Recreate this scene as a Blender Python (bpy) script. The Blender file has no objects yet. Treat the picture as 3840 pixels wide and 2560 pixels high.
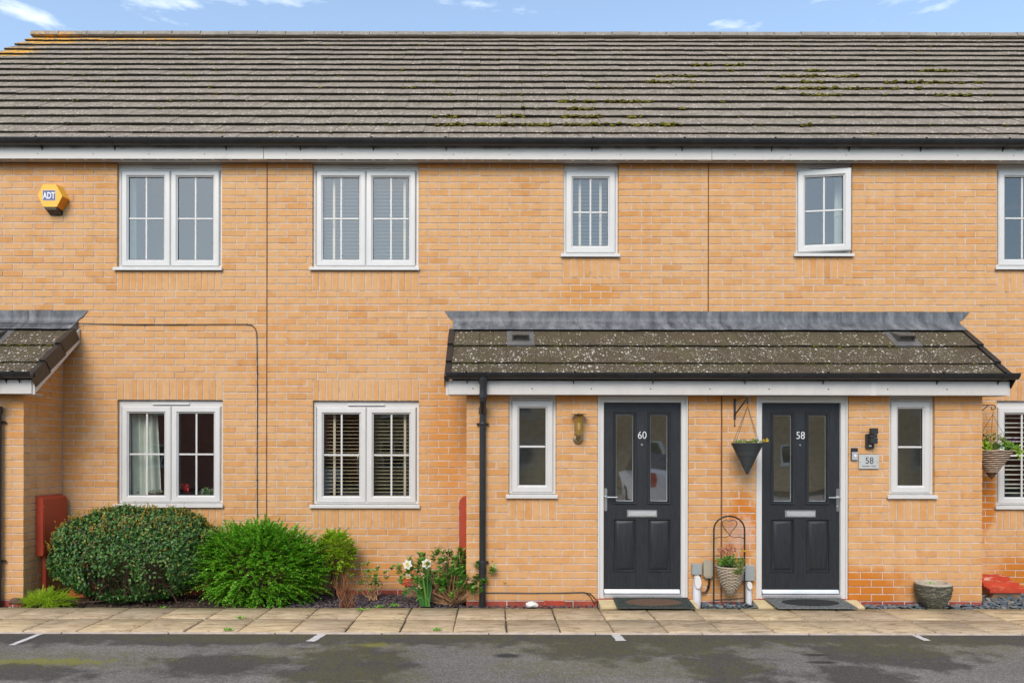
import bpy, math, random
import numpy as np
from mathutils import Vector, Matrix, Euler, noise

R = math.radians
rng = random.Random(7)
scene = bpy.context.scene
COL = scene.collection

# ------------------------------------------------------------------ camera
D, FPX, CX, CY, CH = 8.1, 2730.0, 1858.0, 1700.0, 1.53
cam_d = bpy.data.cameras.new('camera'); cam = bpy.data.objects.new('camera', cam_d); COL.objects.link(cam)
cam.location = (0, -D, CH); cam.rotation_euler = (R(90), R(-0.1), 0)
cam_d.sensor_width = 36; cam_d.lens = FPX / 3840 * 36
cam_d.shift_x = (1920 - CX) / 3840; cam_d.shift_y = (CY - 1280) / 3840
cam_d.clip_start = .05; cam_d.clip_end = 2000
scene.camera = cam

# ------------------------------------------------------------------ light
SUN_EL, SUN_AZ = 40, 196          # azimuth: direction the light comes from, degrees clockwise from +Y
world = bpy.data.worlds.new("World"); scene.world = world; world.use_nodes = True
wn, wl = world.node_tree.nodes, world.node_tree.links
wn.clear()
w_out = wn.new('ShaderNodeOutputWorld'); w_bg = wn.new('ShaderNodeBackground')
sky = wn.new('ShaderNodeTexSky'); sky.sky_type = 'NISHITA'; sky.sun_disc = False
sky.sun_elevation = R(SUN_EL); sky.sun_rotation = R(SUN_AZ); sky.air_density = 1.0; sky.dust_density = 0.7; sky.ozone_density = 0.3
tcw = wn.new('ShaderNodeTexCoord'); mpw = wn.new('ShaderNodeMapping'); mpw.inputs['Scale'].default_value = (5, 5, 20)
mpw.inputs['Location'].default_value = (.35, 0, .2)
ns = wn.new('ShaderNodeTexNoise'); ns.inputs['Scale'].default_value = 1.35; ns.inputs['Detail'].default_value = 7; ns.inputs['Roughness'].default_value = .55
cr = wn.new('ShaderNodeValToRGB'); cr.color_ramp.elements[0].position = .60; cr.color_ramp.elements[1].position = .84; cr.color_ramp.elements[0].color = (.05, .05, .05, 1); cr.color_ramp.elements[1].color = (.75, .75, .75, 1)
mxw = wn.new('ShaderNodeMixRGB'); mxw.inputs['Color2'].default_value = (8.2, 8.2, 8.2, 1)
wl.new(tcw.outputs['Generated'], mpw.inputs['Vector']); wl.new(mpw.outputs['Vector'], ns.inputs['Vector'])
wl.new(ns.outputs['Fac'], cr.inputs['Fac']); wl.new(cr.outputs['Color'], mxw.inputs['Fac'])
tint = wn.new('ShaderNodeMixRGB'); tint.blend_type = 'MULTIPLY'; tint.inputs['Fac'].default_value = 1; tint.inputs['Color2'].default_value = (.93, 1.0, 1.0, 1)
wl.new(sky.outputs['Color'], tint.inputs['Color1']); wl.new(tint.outputs['Color'], mxw.inputs['Color1']); wl.new(mxw.outputs['Color'], w_bg.inputs['Color'])
w_bg.inputs['Strength'].default_value = 0.15
wl.new(w_bg.outputs['Background'], w_out.inputs['Surface'])
sun_d = bpy.data.lights.new('sun', 'SUN'); sun = bpy.data.objects.new('sun', sun_d); COL.objects.link(sun)
sun_d.energy = 1.5; sun_d.angle = R(30); sun_d.color = (1, .88, .74)
az, el = R(SUN_AZ), R(SUN_EL)
sdir = Vector((math.sin(az) * math.cos(el), math.cos(az) * math.cos(el), math.sin(el)))
sun.rotation_euler = sdir.to_track_quat('Z', 'Y').to_euler()
scene.view_settings.view_transform = 'Standard'; scene.view_settings.look = 'None'
scene.view_settings.exposure = 0.84; scene.view_settings.gamma = 1; scene.view_settings.use_curve_mapping = False
scene.render.engine = 'CYCLES'

# ------------------------------------------------------------------ helpers
def P(px, py, dist):
    """world point seen at photo pixel (px, py) at the real distance dist in front of the camera"""
    return Vector(((px - CX) * dist / FPX, dist - D, CH + (CY - py) * dist / FPX))
def WX(px, y=0): return (px - CX) * (D + y) / FPX
def WZ(py, y=0): return CH + (CY - py) * (D + y) / FPX

ROOTLOC = {}
def thing(name, label, cat, loc, group=None, rz=0):
    o = bpy.data.objects.new(name, None); COL.objects.link(o)
    o.location = loc; o['label'] = label; o['category'] = cat
    o.empty_display_size = .1
    if group: o['group'] = group
    return o
def link(name, mesh, parent=None, label=None, kind=None):
    """link a mesh whose vertices are in world coordinates"""
    o = bpy.data.objects.new(name, mesh); COL.objects.link(o)
    if parent is not None:
        o.parent = parent
        if parent.parent is None and parent.type == 'EMPTY':
            o.location = -parent.location
    if label: o['label'] = label
    if kind: o['kind'] = kind
    return o
def tag(o, label, cat, group=None):
    o['label'] = label; o['category'] = cat
    if group: o['group'] = group
    return o

class MB:
    def __init__(s): s.v = []; s.f = []; s.mi = []; s.m = 0
    def add(s, vs, fs):
        b = len(s.v); s.v += [tuple(v) for v in vs]
        for f in fs: s.f.append(tuple(i + b for i in f)); s.mi.append(s.m)
    def box(s, x0, x1, y0, y1, z0, z1, bv=0):
        if x0 > x1: x0, x1 = x1, x0
        if y0 > y1: y0, y1 = y1, y0
        if z0 > z1: z0, z1 = z1, z0
        if bv <= 0:
            vs = [(x, y, z) for x in (x0, x1) for y in (y0, y1) for z in (z0, z1)]
            s.add(vs, [(0, 1, 3, 2), (4, 6, 7, 5), (0, 4, 5, 1), (2, 3, 7, 6), (0, 2, 6, 4), (1, 5, 7, 3)]); return
        # chamfered box as 24-vert hull
        b = bv; vs = []; idx = {}
        for i, X in enumerate((x0, x1)):
            for j, Y in enumerate((y0, y1)):
                for k, Z in enumerate((z0, z1)):
                    dx, dy, dz = (b if i == 0 else -b), (b if j == 0 else -b), (b if k == 0 else -b)
                    idx[i, j, k, 0] = len(vs); vs.append((X, Y + dy, Z + dz))
                    idx[i, j, k, 1] = len(vs); vs.append((X + dx, Y, Z + dz))
                    idx[i, j, k, 2] = len(vs); vs.append((X + dx, Y + dy, Z))
        fs = []
        for i in (0, 1):
            fs.append([idx[i, 0, 0, 0], idx[i, 1, 0, 0], idx[i, 1, 1, 0], idx[i, 0, 1, 0]])
            fs.append([idx[0, i, 0, 1], idx[1, i, 0, 1], idx[1, i, 1, 1], idx[0, i, 1, 1]])
            fs.append([idx[0, 0, i, 2], idx[1, 0, i, 2], idx[1, 1, i, 2], idx[0, 1, i, 2]])
        for i in (0, 1):
            for j in (0, 1):
                fs.append([idx[i, j, 0, 0], idx[i, j, 1, 0], idx[i, j, 1, 1], idx[i, j, 0, 1]])
                fs.append([idx[i, 0, j, 0], idx[i, 1, j, 0], idx[i, 1, j, 2], idx[i, 0, j, 2]])
                fs.append([idx[0, i, j, 1], idx[1, i, j, 1], idx[1, i, j, 2], idx[0, i, j, 2]])
                for k in (0, 1): fs.append([idx[i, j, k, 0], idx[i, j, k, 1], idx[i, j, k, 2]])
        s.add(vs, fs)
    def prism(s, poly, axis, a, b):
        """poly: 2D points in the two other axes (in xyz order), extruded along axis"""
        n = len(poly)
        def mk(p, t):
            q = list(p); q.insert(axis, t); return tuple(q)
        s.add([mk(p, a) for p in poly] + [mk(p, b) for p in poly],
              [tuple(range(n)), tuple(range(2 * n - 1, n - 1, -1))] + [(i, (i + 1) % n, (i + 1) % n + n, i + n) for i in range(n)])
    def strip(s, poly, axis, a, b):
        n = len(poly)
        def mk(p, t):
            q = list(p); q.insert(axis, t); return tuple(q)
        s.add([mk(p, a) for p in poly] + [mk(p, b) for p in poly], [(i, i + 1, i + 1 + n, i + n) for i in range(n - 1)])
    def tube(s, pts, r, n=8, cap=True):
        pts = [Vector(p) for p in pts]; rs = r if isinstance(r, (list, tuple)) else [r] * len(pts)
        vs = []; prev = None
        for i, p in enumerate(pts):
            t = (pts[min(i + 1, len(pts) - 1)] - pts[max(i - 1, 0)]).normalized()
            if prev is None:
                a = t.cross(Vector((0, 0, 1)))
                if a.length < .1: a = t.cross(Vector((0, 1, 0)))
                a.normalize()
            else:
                a = prev - t * prev.dot(t)
                a = a.normalized() if a.length > 1e-6 else t.orthogonal().normalized()
            prev = a; b = t.cross(a)
            for k in range(n):
                w = 2 * math.pi * k / n; vs.append(p + (a * math.cos(w) + b * math.sin(w)) * rs[i])
        fs = [(i * n + k, i * n + (k + 1) % n, (i + 1) * n + (k + 1) % n, (i + 1) * n + k) for i in range(len(pts) - 1) for k in range(n)]
        if cap: fs += [tuple(range(n)), tuple(range((len(pts) - 1) * n, len(pts) * n))]
        s.add(vs, fs)
    def lathe(s, prof, c, n=20, axis='z', cap=True):
        vs = []
        for r, h in prof:
            for k in range(n):
                w = 2 * math.pi * k / n; a, b = r * math.cos(w), r * math.sin(w)
                vs.append((c[0] + a, c[1] + b, c[2] + h) if axis == 'z' else (c[0] + a, c[1] + h, c[2] + b))
        fs = [(i * n + k, i * n + (k + 1) % n, (i + 1) * n + (k + 1) % n, (i + 1) * n + k) for i in range(len(prof) - 1) for k in range(n)]
        if cap: fs += [tuple(range(n)), tuple(range((len(prof) - 1) * n, len(prof) * n))]
        s.add(vs, fs)
    def ring(s, x0, x1, z0, z1, prof, cap=False):
        """mitred frame swept round a rectangle in the XZ plane; prof = [(inset, y)]"""
        vs = []
        for d, y in prof: vs += [(x0 + d, y, z0 + d), (x1 - d, y, z0 + d), (x1 - d, y, z1 - d), (x0 + d, y, z1 - d)]
        fs = [(i * 4 + k, i * 4 + (k + 1) % 4, (i + 1) * 4 + (k + 1) % 4, (i + 1) * 4 + k) for i in range(len(prof) - 1) for k in range(4)]
        if cap: b = (len(prof) - 1) * 4; fs.append((b, b + 1, b + 2, b + 3))
        s.add(vs, fs)
    def mesh(s, name, mats, smooth=30):
        me = bpy.data.meshes.new(name); me.from_pydata(s.v, [], s.f); 
        for m in (mats if isinstance(mats, (list, tuple)) else [mats]): me.materials.append(m)
        if s.m: me.polygons.foreach_set('material_index', s.mi)
        me.validate(); me.update()
        import bmesh
        bm = bmesh.new(); bm.from_mesh(me); bmesh.ops.recalc_face_normals(bm, faces=bm.faces); bm.to_mesh(me); bm.free()
        if smooth: me.shade_smooth(); me.set_sharp_from_angle(angle=R(smooth))
        else: me.shade_flat()
        return me
    def build(s, name, mats, parent=None, label=None, kind=None, smooth=30):
        return link(name, s.mesh(name, mats, smooth), parent, label, kind)

def np_mesh(name, verts, faces, mat, sizes=None):
    """fast mesh: verts (N,3), faces (M,k) with k constant"""
    me = bpy.data.meshes.new(name); M, k = faces.shape
    me.vertices.add(len(verts)); me.vertices.foreach_set('co', verts.astype(np.float32).ravel())
    me.loops.add(M * k); me.loops.foreach_set('vertex_index', faces.astype(np.int32).ravel())
    me.polygons.add(M); me.polygons.foreach_set('loop_start', np.arange(M, dtype=np.int32) * k)
    me.polygons.foreach_set('loop_total', np.full(M, k, dtype=np.int32))
    me.materials.append(mat); me.update(calc_edges=True); return me

# ------------------------------------------------------------------ materials
class NT:
    def __init__(s, name, rough=.7, spec=.4):
        s.m = bpy.data.materials.new(name); s.m.use_nodes = True; s.t = s.m.node_tree; s.n = s.t.nodes
        s.b = s.n['Principled BSDF']; s.b.inputs['Roughness'].default_value = rough; s.b.inputs['Specular IOR Level'].default_value = spec
    def L(s, a, b): s.t.links.new(a, b)
    def node(s, k, **kw):
        n = s.n.new(k)
        for a, v in kw.items(): setattr(n, a, v)
        return n
    def geo(s):
        if not hasattr(s, 'g'): s.g = s.node('ShaderNodeNewGeometry')
        return s.g
    def pos(s): return s.geo().outputs['Position']
    def obj(s):
        if not hasattr(s, 'tc'): s.tc = s.node('ShaderNodeTexCoord')
        return s.tc.outputs['Object']
    def math(s, op, a, b=None, c=None, clamp=False):
        n = s.node('ShaderNodeMath', operation=op, use_clamp=clamp)
        for i, v in enumerate((a, b, c)):
            if v is None: continue
            if isinstance(v, (int, float)): n.inputs[i].default_value = v
            else: s.L(v, n.inputs[i])
        return n.outputs[0]
    def scale(s, vec, sc):
        n = s.node('ShaderNodeMapping'); n.inputs['Scale'].default_value = sc; s.L(vec, n.inputs['Vector']); return n.outputs[0]
    def noise(s, vec, sc, det=3, ro=.55, dist=0):
        n = s.node('ShaderNodeTexNoise'); n.inputs['Scale'].default_value = sc; n.inputs['Detail'].default_value = det
        n.inputs['Roughness'].default_value = ro; n.inputs['Distortion'].default_value = dist; s.L(vec, n.inputs['Vector']); return n.outputs['Fac']
    def vor(s, vec, sc, feat='F1', out='Distance'):
        n = s.node('ShaderNodeTexVoronoi', feature=feat); n.inputs['Scale'].default_value = sc; s.L(vec, n.inputs['Vector']); return n.outputs[out]
    def ramp(s, fac, stops):
        n = s.node('ShaderNodeValToRGB'); e = n.color_ramp.elements
        while len(e) < len(stops): e.new(.5)
        for i, (p, c) in enumerate(stops):
            e[i].position = p; e[i].color = (c if isinstance(c, tuple) else (c, c, c)) + (1,)
        s.L(fac, n.inputs['Fac']); return n.outputs['Color']
    def mapr(s, v, a, b, c=0, d=1):
        n = s.node('ShaderNodeMapRange'); n.inputs['From Min'].default_value = a; n.inputs['From Max'].default_value = b
        n.inputs['To Min'].default_value = c; n.inputs['To Max'].default_value = d; s.L(v, n.inputs['Value']); return n.outputs[0]
    def mix(s, fac, a, b, mode='MIX'):
        n = s.node('ShaderNodeMixRGB', blend_type=mode)
        for k, v in (('Fac', fac), ('Color1', a), ('Color2', b)):
            if isinstance(v, (int, float)): n.inputs[k].default_value = v
            elif isinstance(v, tuple): n.inputs[k].default_value = v + (1,)
            else: s.L(v, n.inputs[k])
        return n.outputs[0]
    def rnd(s):
        oi = s.node('ShaderNodeObjectInfo')
        return s.math('FRACT', s.math('ADD', s.geo().outputs['Random Per Island'], oi.outputs['Random']))
    def stains(s, spots, warp=.12, wsc=5, hard=.55):
        """spots: (centre, radii) in the world; returns 0..1 mask with ragged edges"""
        res = None
        nz = s.math('MULTIPLY', s.math('SUBTRACT', s.noise(s.pos(), wsc, 4), .5), warp * 6)
        for c, r in spots:
            v = s.node('ShaderNodeVectorMath', operation='SUBTRACT'); s.L(s.pos(), v.inputs[0]); v.inputs[1].default_value = c
            w = s.node('ShaderNodeVectorMath', operation='DIVIDE'); s.L(v.outputs[0], w.inputs[0]); w.inputs[1].default_value = r
            l = s.node('ShaderNodeVectorMath', operation='LENGTH'); s.L(w.outputs[0], l.inputs[0])
            d = s.mapr(s.math('ADD', l.outputs['Value'], nz), 1.05, hard)
            res = d if res is None else s.math('MAXIMUM', res, d)
        return res
    def color(s, c):
        if isinstance(c, tuple): s.b.inputs['Base Color'].default_value = c + (1,)
        else: s.L(c, s.b.inputs['Base Color'])
    def bump(s, h, dist=.002, st=.6):
        n = s.node('ShaderNodeBump'); n.inputs['Distance'].default_value = dist; n.inputs['Strength'].default_value = st
        s.L(h, n.inputs['Height']); s.L(n.outputs[0], s.b.inputs['Normal'])
def plain(name, c, rough=.5, metal=0, spec=.5, var=.12, vs=6, bump=0, bsc=200, dirt=None):
    t = NT(name, rough, spec); t.b.inputs['Metallic'].default_value = metal
    f = t.noise(t.pos(), vs, 4)
    lo = tuple(x * (1 - var) for x in c); hi = tuple(min(1, x * (1 + var)) for x in c)
    col = t.ramp(f, [(.3, lo), (.7, hi)])
    if dirt:
        col = t.mix(t.math('MULTIPLY', t.mapr(t.noise(t.scale(t.pos(), (9, 9, 2.5)), 2.2, 6, .7), .52, .8), dirt[0]), col, dirt[1])
    t.color(col)
    if bump: t.bump(t.noise(t.pos(), bsc, 3), .001, bump)
    return t.m

def brick_mat(name, c0, c1, c2, stain_shade=True):
    t = NT(name, .88, .25); r = t.rnd()
    col = t.ramp(r, [(0, c0), (.35, c1), (.72, c1), (.9, c2), (1, tuple(x * .9 for x in c2))])
    cl = t.noise(t.pos(), .9, 3)
    col = t.mix(t.mapr(cl, .35, .7, 0, .55), col, tuple(x * y for x, y in zip(c1, (.96, .84, .66))))
    col = t.mix(t.mapr(t.noise(t.pos(), 7, 6, .72), .42, .72, 0, .55), col, tuple(min(1, x * 1.08 + .05) for x in c0))
    # fine creases and fired speckles
    cr = t.mapr(t.noise(t.scale(t.pos(), (30, 30, 90)), 1.6, 6, .75), .63, .75, 0, .4)
    col = t.mix(cr, col, tuple(x * .62 for x in c1))
    col = t.mix(t.mapr(t.noise(t.pos(), 160, 2), .66, .74, 0, .45), col, tuple(x * .45 for x in c2))
    if stain_shade:
        sp = [((2.52, -.67, .80), (.20, .3, .34)), ((2.45, -.67, .32), (.6, .3, .20)), ((3.80, -.67, .18), (.42, .3, .22)),
              ((.98, 0, 3.30), (.42, .3, .16)), ((-.50, 0, 1.7), (.28, .3, .8)), ((-4.75, 0, 2.1), (.26, .5, 1.0)), ((5.45, 0, 1.3), (.16, .3, .62)),
              ((5.80, 0, .25), (.3, .3, .25)), ((-1.35, 0, .22), (.75, .3, .16)), ((-4.72, -.3, 2.2), (.2, .5, .55)), ((2.3, -.67, 2.1), (2.8, .3, .10)),  # the long spot darkens the top courses of the porch front
              ((-4.9, -.6, 1.95), (.12, .12, .5))]
        sx = t.node('ShaderNodeSeparateXYZ'); t.L(t.pos(), sx.inputs[0])
        damp = t.math('MULTIPLY', t.mapr(t.math('ADD', sx.outputs['Z'], t.math('MULTIPLY', t.noise(t.pos(), 2.5, 4), .5)), .62, .22), .45)
        col = t.mix(damp, col, (.50, .19, .035))
        stk = t.math('MULTIPLY', t.mapr(t.noise(t.scale(t.pos(), (7, 7, .5)), 1.2, 5, .65), .52, .72), .28)
        col = t.mix(stk, col, (.44, .21, .07))
        broad = t.math('MULTIPLY', t.mapr(t.noise(t.scale(t.pos(), (.5, .5, .9)), 1, 3), .45, .65), .30)
        col = t.mix(broad, col, (.63, .40, .20))
        wet = t.stains([((2.52, -.67, .78), (.22, .3, .40)), ((3.74, -.67, .17), (.58, .3, .24)), ((5.45, 0, 1.0), (.13, .3, .5)), ((5.85, 0, .2), (.3, .3, .2))], .2, 7)
        col = t.mix(t.math('MULTIPLY', t.stains(sp), .60), col, (.56, .225, .04))
        col = t.mix(t.math('MULTIPLY', wet, .9), col, (.52, .16, .015))
        ef = t.math('MULTIPLY', t.stains([((2.52, -.67, .72), (.16, .2, .2))], .3, 14), .5)
        col = t.mix(ef, col, (.7, .5, .38))
        up = t.math('MULTIPLY', t.stains([((-2, 0, 4.76), (9, .3, .10)), ((6, 0, 4.76), (5, .3, .10))], .06), .6)  # shadow of the fascia painted into the top brick courses as darker orange
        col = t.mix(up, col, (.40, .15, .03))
    t.color(col)
    h = t.math('ADD', t.noise(t.pos(), 70, 5, .7), t.math('MULTIPLY', cr, -.8))
    t.bump(h, .0018, .6); return t.m

M = {}
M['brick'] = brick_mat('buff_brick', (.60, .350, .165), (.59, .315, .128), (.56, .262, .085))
M['red_brick'] = plain('red_plinth_brick', (.30, .055, .03), .8, var=.3, bump=.5)
M['opp_red'] = None
def mortar_mat():
    t = NT('mortar', .95, .1)
    c = t.ramp(t.noise(t.pos(), 14, 5, .7), [(.3, (.38, .31, .25)), (.48, (.54, .44, .365)), (.7, (.62, .53, .45))])
    c = t.mix(t.mapr(t.noise(t.pos(), 3, 4, .6), .58, .75, 0, .55), c, (.22, .17, .13))
    t.color(c); t.bump(t.noise(t.pos(), 120, 4), .003, .8); return t.m
M['mortar'] = mortar_mat()
def tile_mat(name, base, dots, dotsc, dens, moss):
    t = NT(name, .85, .3); p = t.pos(); r = t.rnd()
    lo = tuple(x * .78 for x in base); hi = tuple(x * 1.25 for x in base)
    c = t.ramp(t.noise(p, 7, 6, .7), [(.3, lo), (.7, hi)])
    c = t.mix(t.math('MULTIPLY', r, .35), c, tuple(x * .7 for x in base))
    c = t.mix(t.mapr(t.noise(p, 2.3, 5, .6), .45, .75, 0, moss), c, (.10, .10, .035))
    c = t.mix(t.mapr(t.noise(t.scale(p, (14, 3, 3)), 2, 4), .6, .8, 0, .35), c, hi)
    for k, (sc, th) in enumerate(((dotsc, .30), (dotsc * 1.9, .26))):
        v = t.node('ShaderNodeTexVoronoi'); v.inputs['Scale'].default_value = sc; v.inputs['Randomness'].default_value = 1; t.L(p, v.inputs['Vector'])
        sep = t.node('ShaderNodeSeparateColor'); t.L(v.outputs['Color'], sep.inputs[0])
        big = t.mapr(t.noise(p, 3.1 + k, 4, .6), .36, .64, dens - .5, dens + .35)
        if 'porch' in name:
            sx = t.node('ShaderNodeSeparateXYZ'); t.L(p, sx.inputs[0]); big = t.math('MULTIPLY', big, t.mapr(sx.outputs['Z'], 2.66, 2.86, 1, .25))
        on = t.math('LESS_THAN', sep.outputs[0], big)
        rad = t.math('MULTIPLY', sep.outputs[1], th)
        d = t.math('MULTIPLY', t.math('LESS_THAN', v.outputs['Distance'], t.math('ADD', rad, .10)), on)
        c = t.mix(t.math('MULTIPLY', d, .85 if k == 0 else .7), c, t.mix(sep.outputs[2], dots, tuple(x * .75 for x in dots)))
    om = t.math('MULTIPLY', t.stains([((-7.3, 3.9, 8.25), (.75, .8, .25)), ((-6.2, 4.0, 8.3), (1.6, .5, .10)), ((-7.4, 3.2, 7.7), (.35, .4, .25))], .25, 9), t.mapr(t.noise(p, 16, 4, .7), .42, .52))
    c = t.mix(om, c, (.75, .36, .02))
    t.color(c); t.bump(t.noise(p, 90, 5, .75), .004, .7); return t.m
M['tile'] = tile_mat('roof_tile', (.240, .196, .150), (.68, .58, .50), 27, .72, .25)
M['porch_tile'] = tile_mat('porch_roof_tile', (.085, .064, .038), (.72, .66, .58), 34, .50, .4)
M['tile_edge'] = plain('dark_tile_edge', (.022, .019, .015), .95, var=.5, vs=30)  # near-black brown for tile front edges, undersides and the sheathing
M['ridge'] = tile_mat('ridge_tile', (.26, .23, .20), (.5, .45, .4), 34, .3, .2)
t = NT('moss', .95, .1); t.color(t.ramp(t.noise(t.pos(), 30, 3), [(.35, (.04, .035, .01)), (.55, (.12, .11, .015)), (.75, (.26, .20, .02))])); t.bump(t.noise(t.pos(), 200, 3), .004, 1); M['moss'] = t.m
M['pvc'] = plain('white_pvc', (.61, .595, .57), .32, var=.03, spec=.5, dirt=(.12, (.45, .43, .38)))
M['fascia'] = plain('fascia_white', (.57, .54, .505), .4, var=.05, dirt=(.3, (.34, .32, .28)))
def fascia_main():
    t = NT('grimy_fascia', .45, .4); p = t.pos(); sx = t.node('ShaderNodeSeparateXYZ'); t.L(p, sx.inputs[0])
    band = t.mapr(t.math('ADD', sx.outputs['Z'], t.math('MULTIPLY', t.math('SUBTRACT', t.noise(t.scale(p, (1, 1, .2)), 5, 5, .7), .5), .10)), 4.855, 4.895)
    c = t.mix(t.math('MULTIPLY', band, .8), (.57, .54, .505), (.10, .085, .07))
    sm = t.math('MULTIPLY', t.mapr(t.noise(t.scale(p, (3, 3, 12)), 1.1, 3), .60, .72), t.mapr(t.noise(t.scale(p, (40, 40, 14)), 2, 3, .7), .45, .62))
    c = t.mix(t.math('MULTIPLY', sm, .6), c, (.20, .20, .19)); t.color(c); return t.m
M['fascia_main'] = fascia_main()
M['fascia_dirty'] = M['fascia']
M['black_pvc'] = plain('black_plastic', (.018, .018, .019), .35, var=.3, dirt=(.4, (.07, .07, .065)))
M['vent'] = plain('dark_slot', (.02, .018, .016), .9)
M['seal'] = plain('brown_sealant', (.16, .065, .025), .9, var=.3)
def lead_mat():
    t = NT('lead', .5, .5); p = t.pos()
    c = t.ramp(t.noise(t.scale(p, (6, 3, 2)), 1.5, 6, .7), [(.32, (.035, .038, .044)), (.5, (.105, .110, .118)), (.70, (.22, .225, .23))])
    c = t.mix(t.mapr(t.noise(t.scale(p, (40, 8, 3)), 1, 3), .68, .74, 0, .8), c, (.04, .02, .02))
    t.color(c); t.bump(t.noise(p, 12, 5), .01, .5); return t.m
M['lead'] = lead_mat()
def door_mat():
    t = NT('black_grained_door', .42, .35); p = t.pos()
    g = t.noise(t.scale(p, (34, 34, 3)), 1.6, 6, .7, 1.2)
    c = t.ramp(g, [(.3, (.014, .015, .018)), (.7, (.031, .034, .038))])
    t.color(c); t.bump(g, .0016, .9); return t.m
M['door'] = door_mat()
M['steel'] = plain('brushed_steel', (.62, .61, .60), .3, 1, var=.1, vs=20)
M['alu'] = plain('aluminium', (.72, .71, .70), .42, .8, var=.08)
M['chrome_letter'] = plain('satin_silver', (.80, .80, .80), .35, .3, var=.05)
def glass_mat(name, ior, tint, rough=.0, wav=0):
    t = NT(name); t.n.remove(t.b); out = [n for n in t.n if n.type == 'OUTPUT_MATERIAL'][0]
    tr = t.node('ShaderNodeBsdfTransparent'); tr.inputs[0].default_value = tint + (1,)
    gl = t.node('ShaderNodeBsdfGlossy'); gl.inputs['Roughness'].default_value = rough; gl.inputs[0].default_value = (1, .97, .92, 1)
    lw = t.node('ShaderNodeLayerWeight'); lw.inputs['Blend'].default_value = .5; fac = t.math('MULTIPLY_ADD', t.math('POWER', lw.outputs['Facing'], 5), 1 - ior, ior)
    mx = t.node('ShaderNodeMixShader'); t.L(fac, mx.inputs[0]); t.L(tr.outputs[0], mx.inputs[1]); t.L(gl.outputs[0], mx.inputs[2]); t.L(mx.outputs[0], out.inputs[0])
    bp = t.node('ShaderNodeBump'); bp.inputs['Distance'].default_value = wav; bp.inputs['Strength'].default_value = .5
    t.L(t.noise(t.pos(), 2.2, 1), bp.inputs['Height']); t.L(bp.outputs[0], gl.inputs['Normal'])
    return t.m
M['glass'] = glass_mat('window_glass', .15, (.85, .88, .86), 0, .004)
M['door_glass'] = glass_mat('door_glass', .42, (.70, .72, .70), .02, .006)
M['frosted'] = glass_mat('patterned_glass', .36, (.65, .70, .67), .06, .004)
M['room'] = plain('room_wall', (.26, .25, .24), .9, var=.1)
M['fabric'] = plain('cream_curtain', (.62, .66, .58), .9, var=.1)
M['shaded_slat'] = plain('shaded_slat', (.27, .28, .29), .6, var=.04)  # dimness of unlit slats painted in as a grey base colour
M['cream_slat'] = plain('cream_slat', (.62, .52, .32), .5, var=.04)
M['slat'] = plain('white_slat', (.74, .72, .66), .5, var=.04)
M['tape'] = plain('cream_tape', (.72, .60, .46), .9, var=.05)
M['slat_dark'] = M['slat']
def asphalt_mat():
    t = NT('asphalt', .92, .25); p = t.pos()
    agg = t.noise(p, 85, 5, .85)
    c = t.ramp(agg, [(.34, (.075, .067, .058)), (.5, (.19, .174, .155)), (.66, (.40, .365, .32))])
    v = t.noise(p, .8, 5, .6)
    c = t.mix(1, c, t.ramp(v, [(.3, .72), (.6, 1.0), (.8, 1.12)]), 'MULTIPLY')
    def g(px, py, rx, ry):
        d = 1.545 * FPX / (py - CY); return ((WX(px, d - D), d - D, -.015), (rx * 1.3, ry * 1.3, 9))
    dk = t.stains([((0, -1.955, -.015), (40, .30, 9)), g(830, 2490, .5, .26), g(1290, 2500, .42, .55), g(2590, 2420, .30, .24), g(2720, 2500, .30, .5), g(3330, 2450, .55, .34), g(3250, 2540, .3, .3), g(3530, 2490, .22, .12), g(2000, 2600, .3, .2),
                   g(60, 2520, .5, .2), g(700, 2400, 1.2, .16), g(1200, 2385, 2.2, .13), g(2300, 2385, 3.0, .2), g(3300, 2380, 2.2, .16), g(2250, 2430, .5, .3)], .34, 5.5, .62)
    dk = t.math('MULTIPLY', dk, t.mapr(agg, .35, .6, 1.0, .76))
    c = t.mix(t.math('MULTIPLY', dk, .92), c, (.050, .045, .039))
    oil = t.stains([g(1905, 2455, .10, .06), g(3060, 2450, .10, .03), g(3085, 2478, .11, .035)], .07, 12)
    c = t.mix(t.math('MULTIPLY', oil, .8), c, (.015, .014, .014))
    gr = t.stains([g(1370, 2418, .32, .12), g(1250, 2450, .6, .25), g(150, 2470, 1.0, .22), g(2350, 2420, 1.3, .3), g(900, 2390, 1.0, .14), g(1650, 2380, .9, .12), g(2350, 2500, .9, .3), g(1350, 2540, .5, .3), g(3450, 2420, .9, .3)], .4, 6)
    c = t.mix(t.math('MULTIPLY', gr, t.mapr(t.noise(p, 25, 4, .7), .4, .65, .10, .60)), c, (.12, .11, .028))
    mo = t.stains([g(1400, 2415, .14, .05), g(180, 2480, .5, .06)], .5, 8)
    c = t.mix(t.math('MULTIPLY', mo, .6), c, (.22, .22, .02))
    sp = t.math('LESS_THAN', t.vor(p, 26), .055)
    c = t.mix(t.math('MULTIPLY', sp, .6), c, (.5, .48, .44))
    t.color(c); t.bump(t.noise(p, 110, 3, .8), .005, .9); return t.m
M['asphalt'] = asphalt_mat()
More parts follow.
